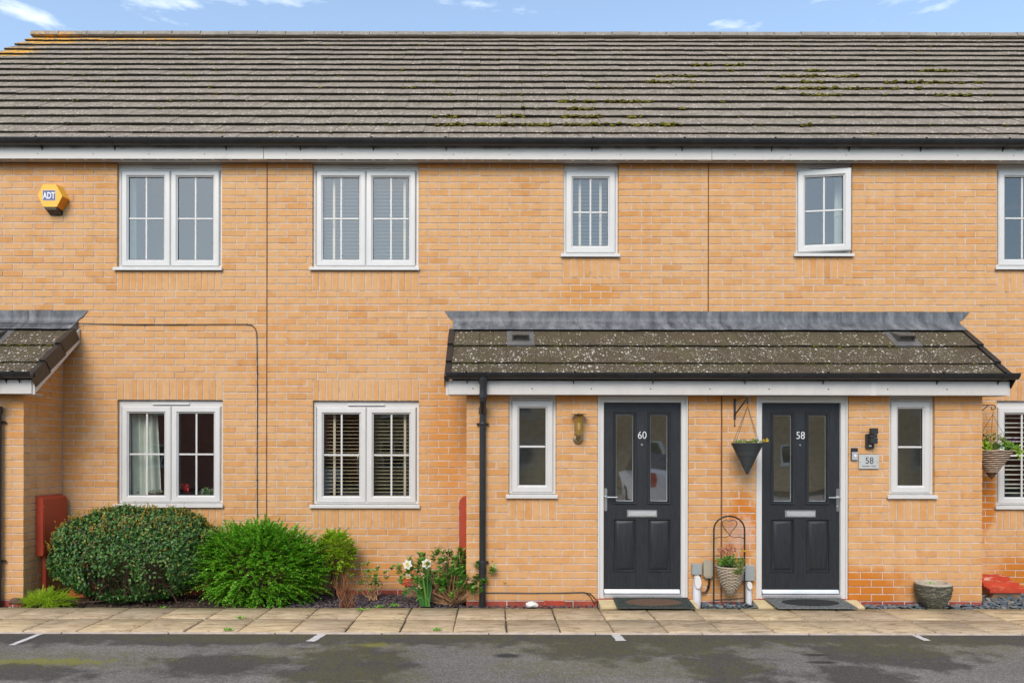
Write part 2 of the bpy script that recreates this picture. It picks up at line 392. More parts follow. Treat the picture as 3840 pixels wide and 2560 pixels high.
def slab_mat():
    t = NT('riven_sandstone_slab', .85, .3); p = t.pos(); r = t.rnd()
    h = t.noise(t.scale(p, (2.2, 9, 9)), 1.8, 7, .68, .6)
    c = t.ramp(h, [(.30, (.15, .105, .06)), (.42, (.44, .33, .205)), (.58, (.57, .45, .305)), (.75, (.68, .57, .43))])
    c = t.mix(1, c, t.ramp(r, [(0, (.82, .80, .78)), (.5, (1, .97, .92)), (1, (1.08, 1.05, .92))]), 'MULTIPLY')
    c = t.mix(t.mapr(t.noise(p, 1.8, 5, .65), .48, .72, 0, .5), c, (.23, .19, .13))
    c = t.mix(t.stains([((0, -.92, 0), (9, .09, 9))], .05, 4), c, t.mix(.5, c, (.27, .22, .08)))
    crk = t.mapr(t.math('ABSOLUTE', t.math('SUBTRACT', t.noise(t.scale(p, (1.6, 7, 7)), 1.3, 3, .5, 1.0), .5)), 0, .012, .65, 0)
    c = t.mix(crk, c, (.12, .085, .05))
    t.color(c); t.bump(t.math('ADD', h, t.math('MULTIPLY', crk, -.4)), .014, .7); return t.m
M['slab'] = slab_mat()
M['kerb'] = plain('pale_edging', (.50, .41, .34), .9, var=.2, vs=12, bump=.4)
M['joint_sand'] = plain('dark_joint', (.07, .055, .035), .95, var=.4, vs=20)
M['soil'] = plain('soil', (.035, .024, .017), .98, var=.6, vs=25, bump=1, bsc=80)
M['paint'] = plain('worn_road_paint', (.62, .59, .56), .8, var=.15, vs=18, dirt=(.9, (.14, .135, .13)))
def chip_mat(name, a, b, c2):
    t = NT(name, .7, .35); t.color(t.ramp(t.rnd(), [(0, a), (.45, b), (.8, a), (.93, c2), (1, b)])); t.bump(t.noise(t.pos(), 80, 3), .003, .5); return t.m
M['slate'] = chip_mat('blue_grey_slate_chips', (.075, .095, .11), (.15, .18, .20), (.30, .26, .20))
M['plum'] = chip_mat('plum_slate_chips', (.075, .06, .07), (.14, .115, .13), (.20, .12, .08))
def leaf_mat(name, stops, rough=.5, trans=.25, spec=.4):
    t = NT(name, rough, spec); r = t.geo().outputs['Random Per Island']
    c = t.ramp(r, stops)
    c = t.mix(t.mapr(t.noise(t.pos(), 6, 3), .35, .65, 0, .35), c, stops[0][1])
    t.color(c)
    out = [n for n in t.n if n.type == 'OUTPUT_MATERIAL'][0]
    tl = t.node('ShaderNodeBsdfTranslucent'); t.L(c, tl.inputs[0]); mx = t.node('ShaderNodeMixShader'); mx.inputs[0].default_value = trans
    t.L(t.b.outputs[0], mx.inputs[1]); t.L(tl.outputs[0], mx.inputs[2]); t.L(mx.outputs[0], out.inputs[0]); return t.m
M['hedge_leaf'] = leaf_mat('hedge_leaf', [(0, (.018, .060, .014)), (.35, (.038, .125, .022)), (.72, (.085, .22, .04)), (.94, (.20, .32, .07)), (1, (.30, .30, .05))], .42, .18, .4)
M['hedge_tip'] = leaf_mat('hedge_tip', [(0, (.26, .28, .02)), (.5, (.46, .30, .03)), (1, (.58, .25, .05))], .5)
M['bright_leaf'] = leaf_mat('bright_leaf', [(0, (.06, .24, .01)), (.4, (.14, .46, .02)), (.8, (.26, .60, .035)), (1, (.50, .66, .08))], .45, .3)
M['lime_leaf'] = leaf_mat('lime_leaf', [(0, (.16, .36, .012)), (.5, (.34, .58, .02)), (1, (.62, .68, .06))], .4, .3)
M['hyd_leaf'] = leaf_mat('hydrangea_leaf', [(0, (.05, .18, .02)), (.5, (.11, .34, .04)), (1, (.28, .48, .07))], .45, .25)
M['juniper'] = leaf_mat('juniper_leaf', [(0, (.22, .42, .01)), (.5, (.40, .62, .02)), (1, (.6, .7, .06))], .5, .3)
M['blade'] = leaf_mat('daffodil_leaf', [(0, (.035, .13, .03)), (.6, (.07, .24, .05)), (1, (.20, .40, .06))], .45, .3)
M['twig'] = plain('woody_stem', (.42, .24, .12), .8, var=.35, vs=20)
M['dark_twig'] = plain('dark_branch', (.10, .055, .035), .9, var=.4, vs=20)
M['red_twig'] = plain('red_brown_stem', (.24, .09, .035), .8, var=.4, vs=20)
M['dried'] = plain('dried_flower', (.55, .33, .19), .9, var=.4, vs=60)
M['pink'] = leaf_mat('pink_bud', [(0, (.40, .12, .08)), (.5, (.62, .27, .18)), (1, (.70, .40, .27))], .6, .2)
M['white_petal'] = leaf_mat('white_petal', [(0, (.78, .76, .62)), (1, (.85, .84, .74))], .6, .3)
M['yellow'] = leaf_mat('yellow_petal', [(0, (.80, .50, .02)), (1, (.85, .65, .05))], .6, .3)
M['purple'] = leaf_mat('purple_petal', [(0, (.10, .02, .16)), (1, (.2, .04, .25))], .6, .2)
M['red_metal'] = plain('red_oxide_cover', (.36, .045, .018), .5, var=.12, vs=3, dirt=(.35, (.28, .04, .02)))
M['red_worn'] = None
t = NT('weathered_red_cover', .7, .3); c = t.ramp(t.noise(t.pos(), 5, 5), [(.3, (.42, .04, .018)), (.7, (.54, .07, .028))])
c = t.mix(t.mapr(t.noise(t.scale(t.pos(), (5, 9, 9)), 1.6, 6, .7, .5), .57, .62, 0, .85), c, (.62, .42, .30)); t.color(c); M['red_worn'] = t.m
M['alarm'] = plain('yellow_plastic', (.82, .44, .03), .35, var=.04)
M['alarm_side'] = plain('orange_plastic', (.80, .27, .01), .4, var=.05)
M['navy'] = plain('navy_print', (.10, .11, .24), .5, var=.05)
M['white_print'] = plain('white_print', (.78, .78, .78), .5, var=.02)
M['strobe'] = plain('dark_strobe_lens', (.012, .016, .03), .12, var=.2)
M['iron'] = plain('black_iron', (.02, .018, .017), .5, var=.3)
M['grey_box'] = plain('grey_plastic', (.28, .31, .31), .5, var=.06)
M['beige_box'] = plain('beige_plastic', (.36, .33, .25), .5, var=.06)
M['conduit'] = plain('pale_conduit', (.60, .61, .64), .45, var=.06)
M['rubber'] = plain('rubber_mat', (.035, .042, .034), .8, var=.4, vs=40, bump=.8, bsc=150)
M['grey_rubber'] = plain('grey_rubber_mat', (.12, .125, .12), .8, var=.5, vs=60, bump=.8, bsc=150)
M['coir'] = plain('brown_coir', (.11, .062, .038), .95, var=.5, vs=90, bump=1, bsc=300)
M['black_pile'] = plain('black_pile', (.018, .018, .018), .95, var=.4, vs=60, bump=1, bsc=300)
M['wicker_dark'] = chip_mat('dark_wicker', (.045, .052, .052), (.09, .10, .10), (.14, .15, .15))
M['vent_grey'] = plain('grey_vent_base', (.12, .115, .11), .6, var=.2, vs=12)
M['wicker_pale'] = chip_mat('pale_wicker', (.34, .27, .19), (.50, .42, .32), (.22, .15, .10))
M['wicker_brown'] = chip_mat('brown_wicker', (.10, .05, .03), (.16, .085, .05), (.08, .04, .025))
M['wicker_cream'] = plain('cream_wicker', (.60, .48, .36), .7, var=.2, vs=30)
M['liner'] = plain('dark_liner', (.02, .02, .015), .95)
M['slate_pot'] = chip_mat('stacked_slate_pot', (.06, .058, .042), (.13, .125, .09), (.26, .23, .16))
M['pot_rim'] = plain('stone_rim', (.42, .37, .29), .85, var=.2, vs=20, bump=.4)
M['concrete'] = plain('pale_concrete', (.50, .41, .29), .9, var=.2, vs=9, bump=.6)
M['step'] = plain('yellow_buff_step', (.56, .44, .24), .9, var=.15, vs=9, bump=.5)
M['white_stone'] = plain('white_stone', (.66, .65, .60), .8, var=.1, vs=20, bump=.8, bsc=60)
M['brass'] = plain('aged_brass', (.36, .27, .14), .35, .9, var=.3, vs=40)
t = NT('amber_glass', .08, .5); t.color((.50, .29, .05)); t.b.inputs['Transmission Weight'].default_value = .5; t.b.inputs['Alpha'].default_value = .7; M['amber'] = t.m
M['bulb'] = plain('frosted_bulb', (.8, .78, .7), .3, var=.02)
M['lamp_black'] = plain('matt_black_lamp', (.022, .024, .026), .5, var=.2)
M['acrylic'] = plain('silver_sign_plate', (.52, .54, .52), .25, .1, var=.05)
M['ink'] = plain('black_ink', (.015, .015, .015), .4)
M['ink_grey'] = plain('grey_ink', (.12, .12, .12), .5)
M['red_cloth'] = plain('red_cloth', (.55, .02, .02), .7, var=.2, vs=20)
M['ground'] = plain('far_ground', (.06, .075, .03), .95, var=.4, vs=1)
M['car_white'] = plain('white_car_paint', (.72, .73, .74), .2, var=.02)
M['car_dark'] = plain('dark_car_glass', (.02, .022, .025), .08, var=.1)
M['tyre'] = plain('tyre', (.02, .02, .02), .85)
M['lens_red'] = plain('red_lens', (.4, .01, .01), .2)
M['plate_yellow'] = plain('yellow_number_plate', (.75, .5, .03), .4)
def opp_brick(name, a, b):
    t = NT(name, .9, .2); n = t.node('ShaderNodeTexBrick'); n.inputs['Scale'].default_value = 1; n.inputs['Brick Width'].default_value = .225; n.inputs['Row Height'].default_value = .075
    n.inputs['Mortar Size'].default_value = .008; n.inputs['Color1'].default_value = a + (1,); n.inputs['Color2'].default_value = b + (1,); n.inputs['Mortar'].default_value = (.3, .27, .24, 1)
    mp = t.node('ShaderNodeMapping'); mp.inputs['Rotation'].default_value = (R(90), 0, 0); t.L(t.pos(), mp.inputs['Vector']); t.L(mp.outputs[0], n.inputs['Vector']); t.L(n.outputs['Color'], t.b.inputs['Base Color']); return t.m
M['opp_red'] = opp_brick('red_facing_brick', (.50, .16, .10), (.38, .11, .07))
M['opp_buff'] = opp_brick('brown_facing_brick', (.50, .34, .19), (.42, .27, .14))

# ------------------------------------------------------------------ ground
def sheet(name, x0, x1, y0, y1, z, mat, kind='structure'):
    b = MB(); b.add([(x0, y0, z), (x1, y0, z), (x1, y1, z), (x0, y1, z)], [(0, 1, 2, 3)])
    o = b.build(name, mat, smooth=0); o['kind'] = kind; return o
sheet('ground', -400, 400, -400, 400, -.09, M['ground'])
PB, PF = -.872, -1.835           # back and front edge of the paving
sheet('road', -60, 60, -21, PF - .03, -.018, M['asphalt'])
bed = MB()
nx, ny = 260, 14
vs = []
for j in range(ny + 1):
    for i in range(nx + 1):
        x = -9 + 18 * i / nx; y = PB - .01 + (0 - PB + .03) * j / ny
        vs.append((x, y, -.045 + .03 * noise.noise((x * 3, y * 3, 0)) + .02 * noise.noise((x * 14, y * 14, 3))))
bed.add(vs, [(j * (nx + 1) + i, j * (nx + 1) + i + 1, (j + 1) * (nx + 1) + i + 1, (j + 1) * (nx + 1) + i) for j in range(ny) for i in range(nx)])
o = bed.build('flower_bed_soil', M['soil']); o['kind'] = 'structure'

pv = MB(); pv.box(-9.2, 9.2, PF - .002, PB + .004, -.09, -.018); pave = pv.build('pavement', M['joint_sand'], smooth=0); pave['kind'] = 'structure'
def slab_mesh(w, d, seed):
    r = random.Random(seed); b = MB(); n = 5; g = []
    nxs = [0, .012, w * .33, w * .66, w - .012, w]; nys = [0, .012, d * .5, d - .012, d]
    for y in nys:
        for x in nxs:
            e = (x in (0, w)) or (y in (0, d))
            jx = r.uniform(-.002, .004); jy = r.uniform(-.002, .004)
            g.append((x - w / 2 + (jx if x == 0 else -jx if x == w else 0), y - d / 2 + (jy if y == 0 else -jy if y == d else 0), (-.010 if e else 0) + r.uniform(-.002, .002)))
    nX = len(nxs); b.add(g, [(j * nX + i, j * nX + i + 1, (j + 1) * nX + i + 1, (j + 1) * nX + i) for j in range(len(nys) - 1) for i in range(nX - 1)])
    # skirt
    per = [i for i in range(nX)] + [j * nX + nX - 1 for j in range(1, len(nys))] + [(len(nys) - 1) * nX + i for i in range(nX - 2, -1, -1)] + [j * nX for j in range(len(nys) - 2, 0, -1)]
    lo = [(g[i][0], g[i][1], -.05) for i in per]; k = len(g)
    b.v += lo
    for i in range(len(per)): b.f.append((per[i], per[(i + 1) % len(per)], k + (i + 1) % len(per), k + i)); b.mi.append(0)
    return b.mesh('slab', M['slab'], 50)
rows = [(PB, -1.352), (-1.364, PF + .004)]
for ri, (ya, yb) in enumerate(rows):
    d = ya - yb - .009
    ms = [slab_mesh(.4545, d, 10 + ri * 10 + k) for k in range(5)]
    for i in range(-19, 20):
        x = .098 + .4635 * i + .2317 + (rng.uniform(-.004, .004))
        o = bpy.data.objects.new('slab', ms[rng.randrange(5)]); COL.objects.link(o); o.parent = pave
        o.location = (x, (ya + yb) / 2 - .0, rng.uniform(-.003, .003)); o.rotation_euler = (rng.uniform(-.004, .004), rng.uniform(-.004, .004), rng.choice((0, math.pi)) + rng.uniform(-.004, .004))
kb = MB()
x = -9.2
while x < 9.2: kb.box(x, x + .905, PF - .030, PF - .004, -.09, -.006, .003); x += .915
o = kb.build('kerb_edging', M['kerb'], smooth=0); o['kind'] = 'structure'
# painted bay marks
for k, (a, b_, w) in enumerate((((151, 2378), (44, 2420), .05), ((1219, 2368), (1165, 2404), .075), ((2299, 2361), (2330, 2400), .08), ((3388, 2358), (3480, 2398), .06))):
    def gp(px, py):
        d = 1.544 * FPX / (py - CY); return Vector((WX(px, d - D), d - D, 0))
    A, B = gp(*a), gp(*b_); A.y = PF - .045; t_ = (B - A).normalized(); n_ = Vector((-t_.y, t_.x, 0)) * w / 2
    m = MB(); r_ = random.Random(k); N = 8; L_, R_ = [], []
    for i in range(N + 1):
        c = A.lerp(B, i / N); L_.append(c + n_ * r_.uniform(.8, 1.15)); R_.append(c - n_ * r_.uniform(.8, 1.15))
    m.add([(p.x, p.y, -.014) for p in L_ + R_], [(i, i + 1, N + 2 + i, N + 1 + i) for i in range(N)])
    o = m.build('bay_marking', M['paint'], smooth=0)
    tag(o, ['thin slanted white bay line on the asphalt at the left, below the clipped hedge', 'short thick white bay line below the bright green shrub', 'short white bay line below the door numbered 60', 'slanted white bay line right of the doors, below the stone bowl'][k], 'road marking', 'painted parking bay lines')

# ------------------------------------------------------------------ bricks
BW, BH = .2255, .0754
Z0 = WZ(634.3)                       # a bed joint of the main wall
def brick_verts(w, h, d=.10, r=None, bv=.0022):
    j = (lambda a: r.uniform(-a, a)) if r else (lambda a: 0)
    a, b = w / 2, h / 2; vs = []
    for sx, sz in ((-1, -1), (1, -1), (1, 1), (-1, 1)): vs.append((sx * (a - bv) + j(.0010), j(.0004), sz * (b - bv) + j(.0010)))
    for sx, sz in ((-1, -1), (1, -1), (1, 1), (-1, 1)): vs.append((sx * a + j(.0010), .0026 + j(.0004), sz * b + j(.0012)))
    for sx, sz in ((-1, -1), (1, -1), (1, 1), (-1, 1)): vs.append((sx * a, d, sz * b))
    return vs
BF = [(0, 1, 2, 3)] + [(4 + k, 4 + (k + 1) % 4, (k + 1) % 4, k) for k in range(4)] + [(8 + k, 8 + (k + 1) % 4, 4 + (k + 1) % 4, 4 + k) for k in range(4)]
_bm = {}
def brick_mesh(w, h, mat):
    key = (round(w, 3), round(h, 3), rng.randrange(6) if abs(w - (BW - .0105)) < .002 else rng.randrange(2), mat.name)
    if key not in _bm:
        r = random.Random(hash(key[:3])); me = bpy.data.meshes.new('brick'); me.from_pydata(brick_verts(w, h, .10, r), [], BF); me.materials.append(mat); me.shade_flat(); me.update(); _bm[key] = me
    return _bm[key]
def inside(op, u, z): return op[0] < u < op[1] and op[2] < z < op[3]
def lay(u0, u1, zlo, zhi, zb, bh, phA, phB, openings, soldiers, top=None, pitch=BW):
    """running bond between u0 and u1. Returns list of (uc, zc, w, h)"""
    out = []; k = int(math.floor((zlo - zb) / bh)) - 1; m = .0055
    while zb + k * bh < zhi:
        za, zc = zb + k * bh + m, zb + (k + 1) * bh - m
        a_, c_ = max(za, zlo), min(zc, zhi)
        ph = phA if k % 2 == 0 else phB; k += 1
        if c_ - a_ < .02: continue
        mid = (a_ + c_) / 2; iv = [(u0, u1, 0, 0)]
        for (p, q, r, s), sold in [(o, 0) for o in openings] + [(o, 1) for o in soldiers]:
            if r < mid < s:
                nv = []
                for a, b, ea, eb in iv:
                    if q <= a or p >= b: nv.append((a, b, ea, eb)); continue
                    if p - a > .03: nv.append((a, p, ea, sold))
                    if b - q > .03: nv.append((q, b, sold, eb))
                iv = nv
        for a, b, ea, eb in iv:
            js = []; j = ph + math.ceil((a + .055 - ph) / pitch) * pitch
            while j < b - .055: js.append(j); j += pitch
            pts = [a] + js + [b]
            for i in range(len(pts) - 1):
                l = pts[i] + (m if (i > 0 or ea) else 0); r = pts[i + 1] - (m if (i < len(pts) - 2 or eb) else 0)
                if top and c_ > top((l + r) / 2): continue
                if r - l > .02: out.append(((l + r) / 2, mid, r - l, c_ - a_))
    for p, q, r, s in soldiers:
        n = max(1, round((q - p) / .0748)); w = (q - p) / n
        for i in range(n): out.append((p + (i + .5) * w, (r + s) / 2 , w - .0105, s - r - .0105))
    return out
def place_bricks(bricks, frame, parent, mat, limit, first=None, name='brick', mass='brickwork', view=True):
    """frame(u)->(x,y), rot z. The largest in view are objects of their own, the rest one mesh"""
    rz = frame['rz']; o0 = Vector(frame['o']); ud = Vector((math.cos(rz), math.sin(rz), 0))
    items = []
    for u, z, w, h in bricks:
        p = o0 + ud * u; p.z = z; dist = p.y + D
        px = CX + p.x * FPX / dist; py = CY - (z - CH) * FPX / dist
        vis = view and 10 < px < 3830 and py < 2260
        if mat is M['brick'] and first and not first(p, px, py): vis = False
        items.append((w * h / dist ** 2 * (1 if vis else 0), p, w, h))
    items.sort(key=lambda t: -t[0])
    ind = [i for i in items[:limit] if i[0] > 0]; rest = items[len(ind):]
    for _, p, w, h in ind:
        o = bpy.data.objects.new(name, brick_mesh(w, h, mat)); COL.objects.link(o); o.parent = parent
        o.location = p + Vector((rng.uniform(-.0012, .0012), rng.uniform(-.0018, .0012), rng.uniform(-.0015, .0015)))
        o.rotation_euler = (0, rng.uniform(-.006, .006), rz + rng.uniform(-.006, .006))
    if rest:
        r = random.Random(5); V = []; 
        for _, p, w, h in rest:
            a = rz + r.uniform(-.006, .006); c, s = math.cos(a), math.sin(a); t = r.uniform(-.006, .006); oy = r.uniform(-.0018, .0012); oz = r.uniform(-.0015, .0015)
            for x, y, z in brick_verts(w, h, .10, r):
                x2 = x * math.cos(t) - z * math.sin(t); z2 = x * math.sin(t) + z * math.cos(t); y += oy
                V.append((p.x + x2 * c - y * s, p.y + x2 * s + y * c, p.z + z2 + oz))
        V = np.array(V); n = len(rest); F = (np.array(BF)[None] + (np.arange(n) * 12)[:, None, None]).reshape(-1, 4)
        me = np_mesh(mass, V, F, mat); me.shade_flat(); link(mass, me, parent, kind='stuff')
def backing(u0, u1, z0, z1, openings, y=.0045, depth=.11, e=.004):
    ops = [(a - e, b + e, c - e, d + e) for a, b, c, d in openings]
    xs = sorted({u0, u1} | {v for o in ops for v in o[:2] if u0 < v < u1}); zs = sorted({z0, z1} | {v for o in ops for v in o[2:] if z0 < v < z1})
    vs = [(x, y, z) for z in zs for x in xs]; n = len(xs); fs = []
    for j in range(len(zs) - 1):
        for i in range(n - 1):
            cx, cz = (xs[i] + xs[i + 1]) / 2, (zs[j] + zs[j + 1]) / 2
            if any(inside(o, cx, cz) for o in ops): continue
            fs.append((j * n + i, j * n + i + 1, (j + 1) * n + i + 1, (j + 1) * n + i))
    b = MB(); b.add(vs, fs)
    for a, c, d, f in ops:
        a, c, d, f = max(a, u0), min(c, u1), max(d, z0), min(f, z1)
        q = [(a, d), (c, d), (c, f), (a, f)]
        b.add([(x, y, z) for x, z in q] + [(x, y + depth, z) for x, z in q], [(k, (k + 1) % 4, 4 + (k + 1) % 4, 4 + k) for k in range(4)])
    return b

# ------------------------------------------------------------------ windows
def frame_mesh(x0, x1, z0, z1, y, w, depth=.06, bev=.006):
    b = MB(); b.ring(x0, x1, z0, z1, [(0, y + depth), (0, y + .002), (.002, y), (w - bev, y), (w, y + bev), (w, y + depth)]); return b
def sash_mesh(x0, x1, z0, z1, y, w):
    b = MB(); b.ring(x0, x1, z0, z1, [(0, y + .05), (0, y + .010), (.010, y), (w * .55, y - .003), (w * .74, y - .002), (w * .80, y + .006), (w, y + .016), (w, y + .05)]); return b
def window(parent, x0, x1, zs, z1, y, panes, style, hinge=None, label=None, glass='glass', sill_over=(.03, .012)):
    """zs: underside of frame (top of sill). panes: 2 or 1 sashes"""
    fo = .055 if panes == 2 else .05
    wf = frame_mesh(x0 + .002, x1 - .002, zs, z1, y + .035, .028)
    if panes == 2: wf.box((x0 + x1) / 2 - .022, (x0 + x1) / 2 + .022, y + .044, y + .09, zs + .02, z1 - .02)
    top_w = .062 if style != 'porch' else .05
    wf.box(x0 + .02, x1 - .02, y + .036, y + .09, z1 - top_w, z1 - .02)
    w = wf.build('window', M['pvc'], parent, label)
    # sill
    s = MB(); a, c = x0 - sill_over[0], x1 + sill_over[1]
    s.prism([(y + .09, zs - .001), (y - .028, zs - .008), (y - .034, zs - .012), (y - .034, zs - .042), (y - .028, zs - .044), (y - .024, zs - .036), (y + .03, zs - .030), (y + .09, zs - .030)], 0, a, c)
    s.build('sill', M['pvc'], w)
    # trickle vent
    tv = MB(); cx = (x0 + x1) / 2; L = .205 if panes == 2 else (.15 if style != 'porch' else .20)
    tv.prism([(y + .034, z1 - .024), (y + .020, z1 - .030), (y + .014, z1 - .040), (y + .022, z1 - .043), (y + .034, z1 - .043)], 0, cx - L, cx + L)
    tv.build('trickle_vent', M['pvc'], w)
    a, b_ = x0 + .030, x1 - .030; mid = (x0 + x1) / 2
    spans = [(a + .006, mid - .003), (mid + .003, b_ - .006)] if panes == 2 else [(a, b_)]
    sw = .078 if panes == 2 else .085
    if style == 'porch': sw = .078
    for k, (p, q) in enumerate(spans):
        lo, hi = zs + .012, z1 - top_w
        if hinge is not None:
            ctr = Vector((p, y + .03, 0)); rot = Matrix.Translation(ctr) @ Matrix.Rotation(-R(hinge), 4, 'Z') @ Matrix.Translation(-ctr)
        else: rot = None
        def fin(o):
            if rot:
                o.data.transform(rot)
            return o
        sa = fin(sash_mesh(p, q, lo, hi, y + .022, sw).build('sash', M['pvc'], w))
        gx0, gx1, gz0, gz1 = p + sw, q - sw, lo + sw, hi - sw
        g = MB(); g.add([(gx0 - .003, y + .047, gz0 - .003), (gx1 + .003, y + .047, gz0 - .003), (gx1 + .003, y + .047, gz1 + .003), (gx0 - .003, y + .047, gz1 + .003)], [(0, 1, 2, 3)])
        fin(g.build('pane', M[glass], w, smooth=0))
        bars = MB(); mz, mx = (gz0 + gz1) / 2, (gx0 + gx1) / 2
        bars.box(gx0, gx1, y + .040, y + .054, mz - .010, mz + .010, .003)
        if style != 'porch': bars.box(mx - .010, mx + .010, y + .0405, y + .0535, gz0, mz - .0102, .003); bars.box(mx - .010, mx + .010, y + .0405, y + .0535, mz + .0102, gz1, .003)
        fin(bars.build('glazing_bar', M['pvc'], w))
        gk = MB(); gk.ring(gx0 - .001, gx1 + .001, gz0 - .001, gz1 + .001, [(0, y + .036), (.004, y + .040), (.004, y + .05)])
        fin(gk.build('gasket', M['black_pvc'], w))
        if hinge is not None:
            hd = MB(); hd.tube([(q - .02, y + .075, mz - .03), (q - .03, y + .10, mz - .03)], .009, 6); hd.tube([(q - .03, y + .10, mz - .03), (q - .09, y + .105, mz - .045), (q - .16, y + .105, mz - .052)], .008, 6)
            fin(hd.build('handle', M['pvc'], w))
    # room behind
    rm = MB(); rx0, rx1, rz0, rz1, ry = x0 - (.5 if style != 'porch' else .3), x1 + (.5 if style != 'porch' else .3), zs - (.55 if style != 'porch' else .6), z1 + .12, y + 2.6
    y1 = y + .113
    v = [(rx0, y1, rz0), (rx1, y1, rz0), (rx1, y1, rz1), (rx0, y1, rz1), (rx0, ry, rz0), (rx1, ry, rz0), (rx1, ry, rz1), (rx0, ry, rz1)]
    rm.add(v, [(0, 1, 5, 4), (3, 2, 6, 7), (0, 3, 7, 4), (1, 2, 6, 5), (4, 5, 6, 7)])
    # inner wall round the opening
    q = [(x0 + .01, zs + .0), (x1 - .01, zs), (x1 - .01, z1), (x0 + .01, z1)]
    rm.add([(rx0, y1, rz0), (rx1, y1, rz0), (rx1, y1, rz1), (rx0, y1, rz1)] + [(u, y1, z) for u, z in q], [(k, (k + 1) % 4, 4 + (k + 1) % 4, 4 + k) for k in range(4)])
    rm.build('interior', M['room'], w, smooth=0)
    return w

# ------------------------------------------------------------------ main terrace
XL, XA, XB, XR = -7.65, WX(1000), WX(2655), 7.28
ZT = WZ(612.5)
win = dict(  # x0, x1, sill top, frame top
    u1=(WX(437), WX(830), WZ(1003), WZ(616)), u2=(WX(1170), WX(1568), WZ(1001), WZ(616)), u3=(WX(2111), WX(2318), WZ(950), WZ(616)), u4=(WX(2983), WX(3194), WZ(947), WZ(613)), u5=(WX(3737), WX(4134), WZ(995), WZ(610)),
    l1=(WX(440), WX(835), WZ(1889), WZ(1504)), l2=(WX(1173), WX(1571), WZ(1890), WZ(1506)), l5=(WX(3738), WX(4134), WZ(1890), WZ(1502)))
SIL = .044
def bedz(z, up=False):
    k = (z - Z0) / BH; k = math.ceil(k - .35) if up else math.floor(k + .35); return Z0 + k * BH
porch_x = (WX(1749, -.675), WX(3684, -.675)); lp_x1 = -4.808
def house(x0, x1, label, wins, door_porch):
    h = thing('terraced_house', label, 'house', ((x0 + x1) / 2, .5, 0), 'terraced houses in the row')
    ops, sol = [], []
    for k in wins:
        a, b, zs, z1 = win[k]; up = k[0] == 'u'
        ops.append((a, b, zs - SIL + .004, (ZT + .05) if up else z1 + .004))
        s0 = zs - SIL; sb = bedz(s0 - 3 * BH + .02); sol.append((a, b, sb, s0 - .001))
        if not up: st = bedz(z1 + 3 * BH); sol.append((a, b, z1 + .006, st))
    wl_ = backing(x0 + .004, x1 - .004, -.15, ZT - .002, ops + door_porch).build('wall', M['mortar'], h, smooth=0)
    skip = [(porch_x[0] - .0, porch_x[1] + .0, -.2, 2.55), (-9, lp_x1, -.2, 2.55)]
    plz = bedz(.04)
    br = lay(x0 + .006, x1 - .006, plz, ZT - .004, Z0, BH, WX(10), WX(48.2), ops + skip, sol)
    fr = dict(o=(0, 0, 0), rz=0)
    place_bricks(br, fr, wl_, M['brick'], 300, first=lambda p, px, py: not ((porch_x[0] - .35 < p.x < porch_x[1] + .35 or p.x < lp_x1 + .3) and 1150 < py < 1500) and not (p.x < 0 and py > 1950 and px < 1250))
    rb = lay(x0 + .006, x1 - .006, plz - 2 * BH, plz, Z0, BH, WX(10), WX(48.2), ops + skip, [])
    place_bricks(rb, dict(o=(0, 0, 0), rz=0), wl_, M['red_brick'], 60, name='plinth_brick', mass='plinth_brickwork')
    return h, wl_
porch_void = (porch_x[0] + .1, porch_x[1] - .1, -.2, 2.3)
hL, wL = house(XL, XA, 'buff brick house at the left end of the row, carrying the yellow alarm box', ['u1', 'l1'], [])
h60, w60 = house(XA, XB, 'buff brick middle house of the row, with the blinds and the door numbered 60', ['u2', 'u3', 'l2'], [])
hR, wR = house(XR, 12.2, 'buff brick house at the far right end, showing only its roof in the corner', [], [])
h58, w58 = house(XB, XR, 'buff brick house right of the middle, with one upper window swung open', ['u4', 'u5', 'l5'], [])
for h, x in ((h60, XA), (h58, XB)):
    m = MB(); m.box(x - .0065, x + .0065, .001, .03, .0, ZT - .004); m.build('movement_joint', M['seal'], h)
# windows
W = {}
W['u1'] = window(hL, *win['u1'], 0, 2, 'x'); W['l1'] = window(hL, *win['l1'], 0, 2, 'x')
W['u2'] = window(h60, *win['u2'], 0, 2, 'x'); W['u3'] = window(h60, *win['u3'], 0, 1, 'x'); W['l2'] = window(h60, *win['l2'], 0, 2, 'x')
W['u4'] = window(h58, *win['u4'], 0, 1, 'x', hinge=9, label='small upper window with its sash swung open on the left hinge'); W['u5'] = window(h58, *win['u5'], 0, 2, 'x'); W['l5'] = window(h58, *win['l5'], 0, 2, 'x')

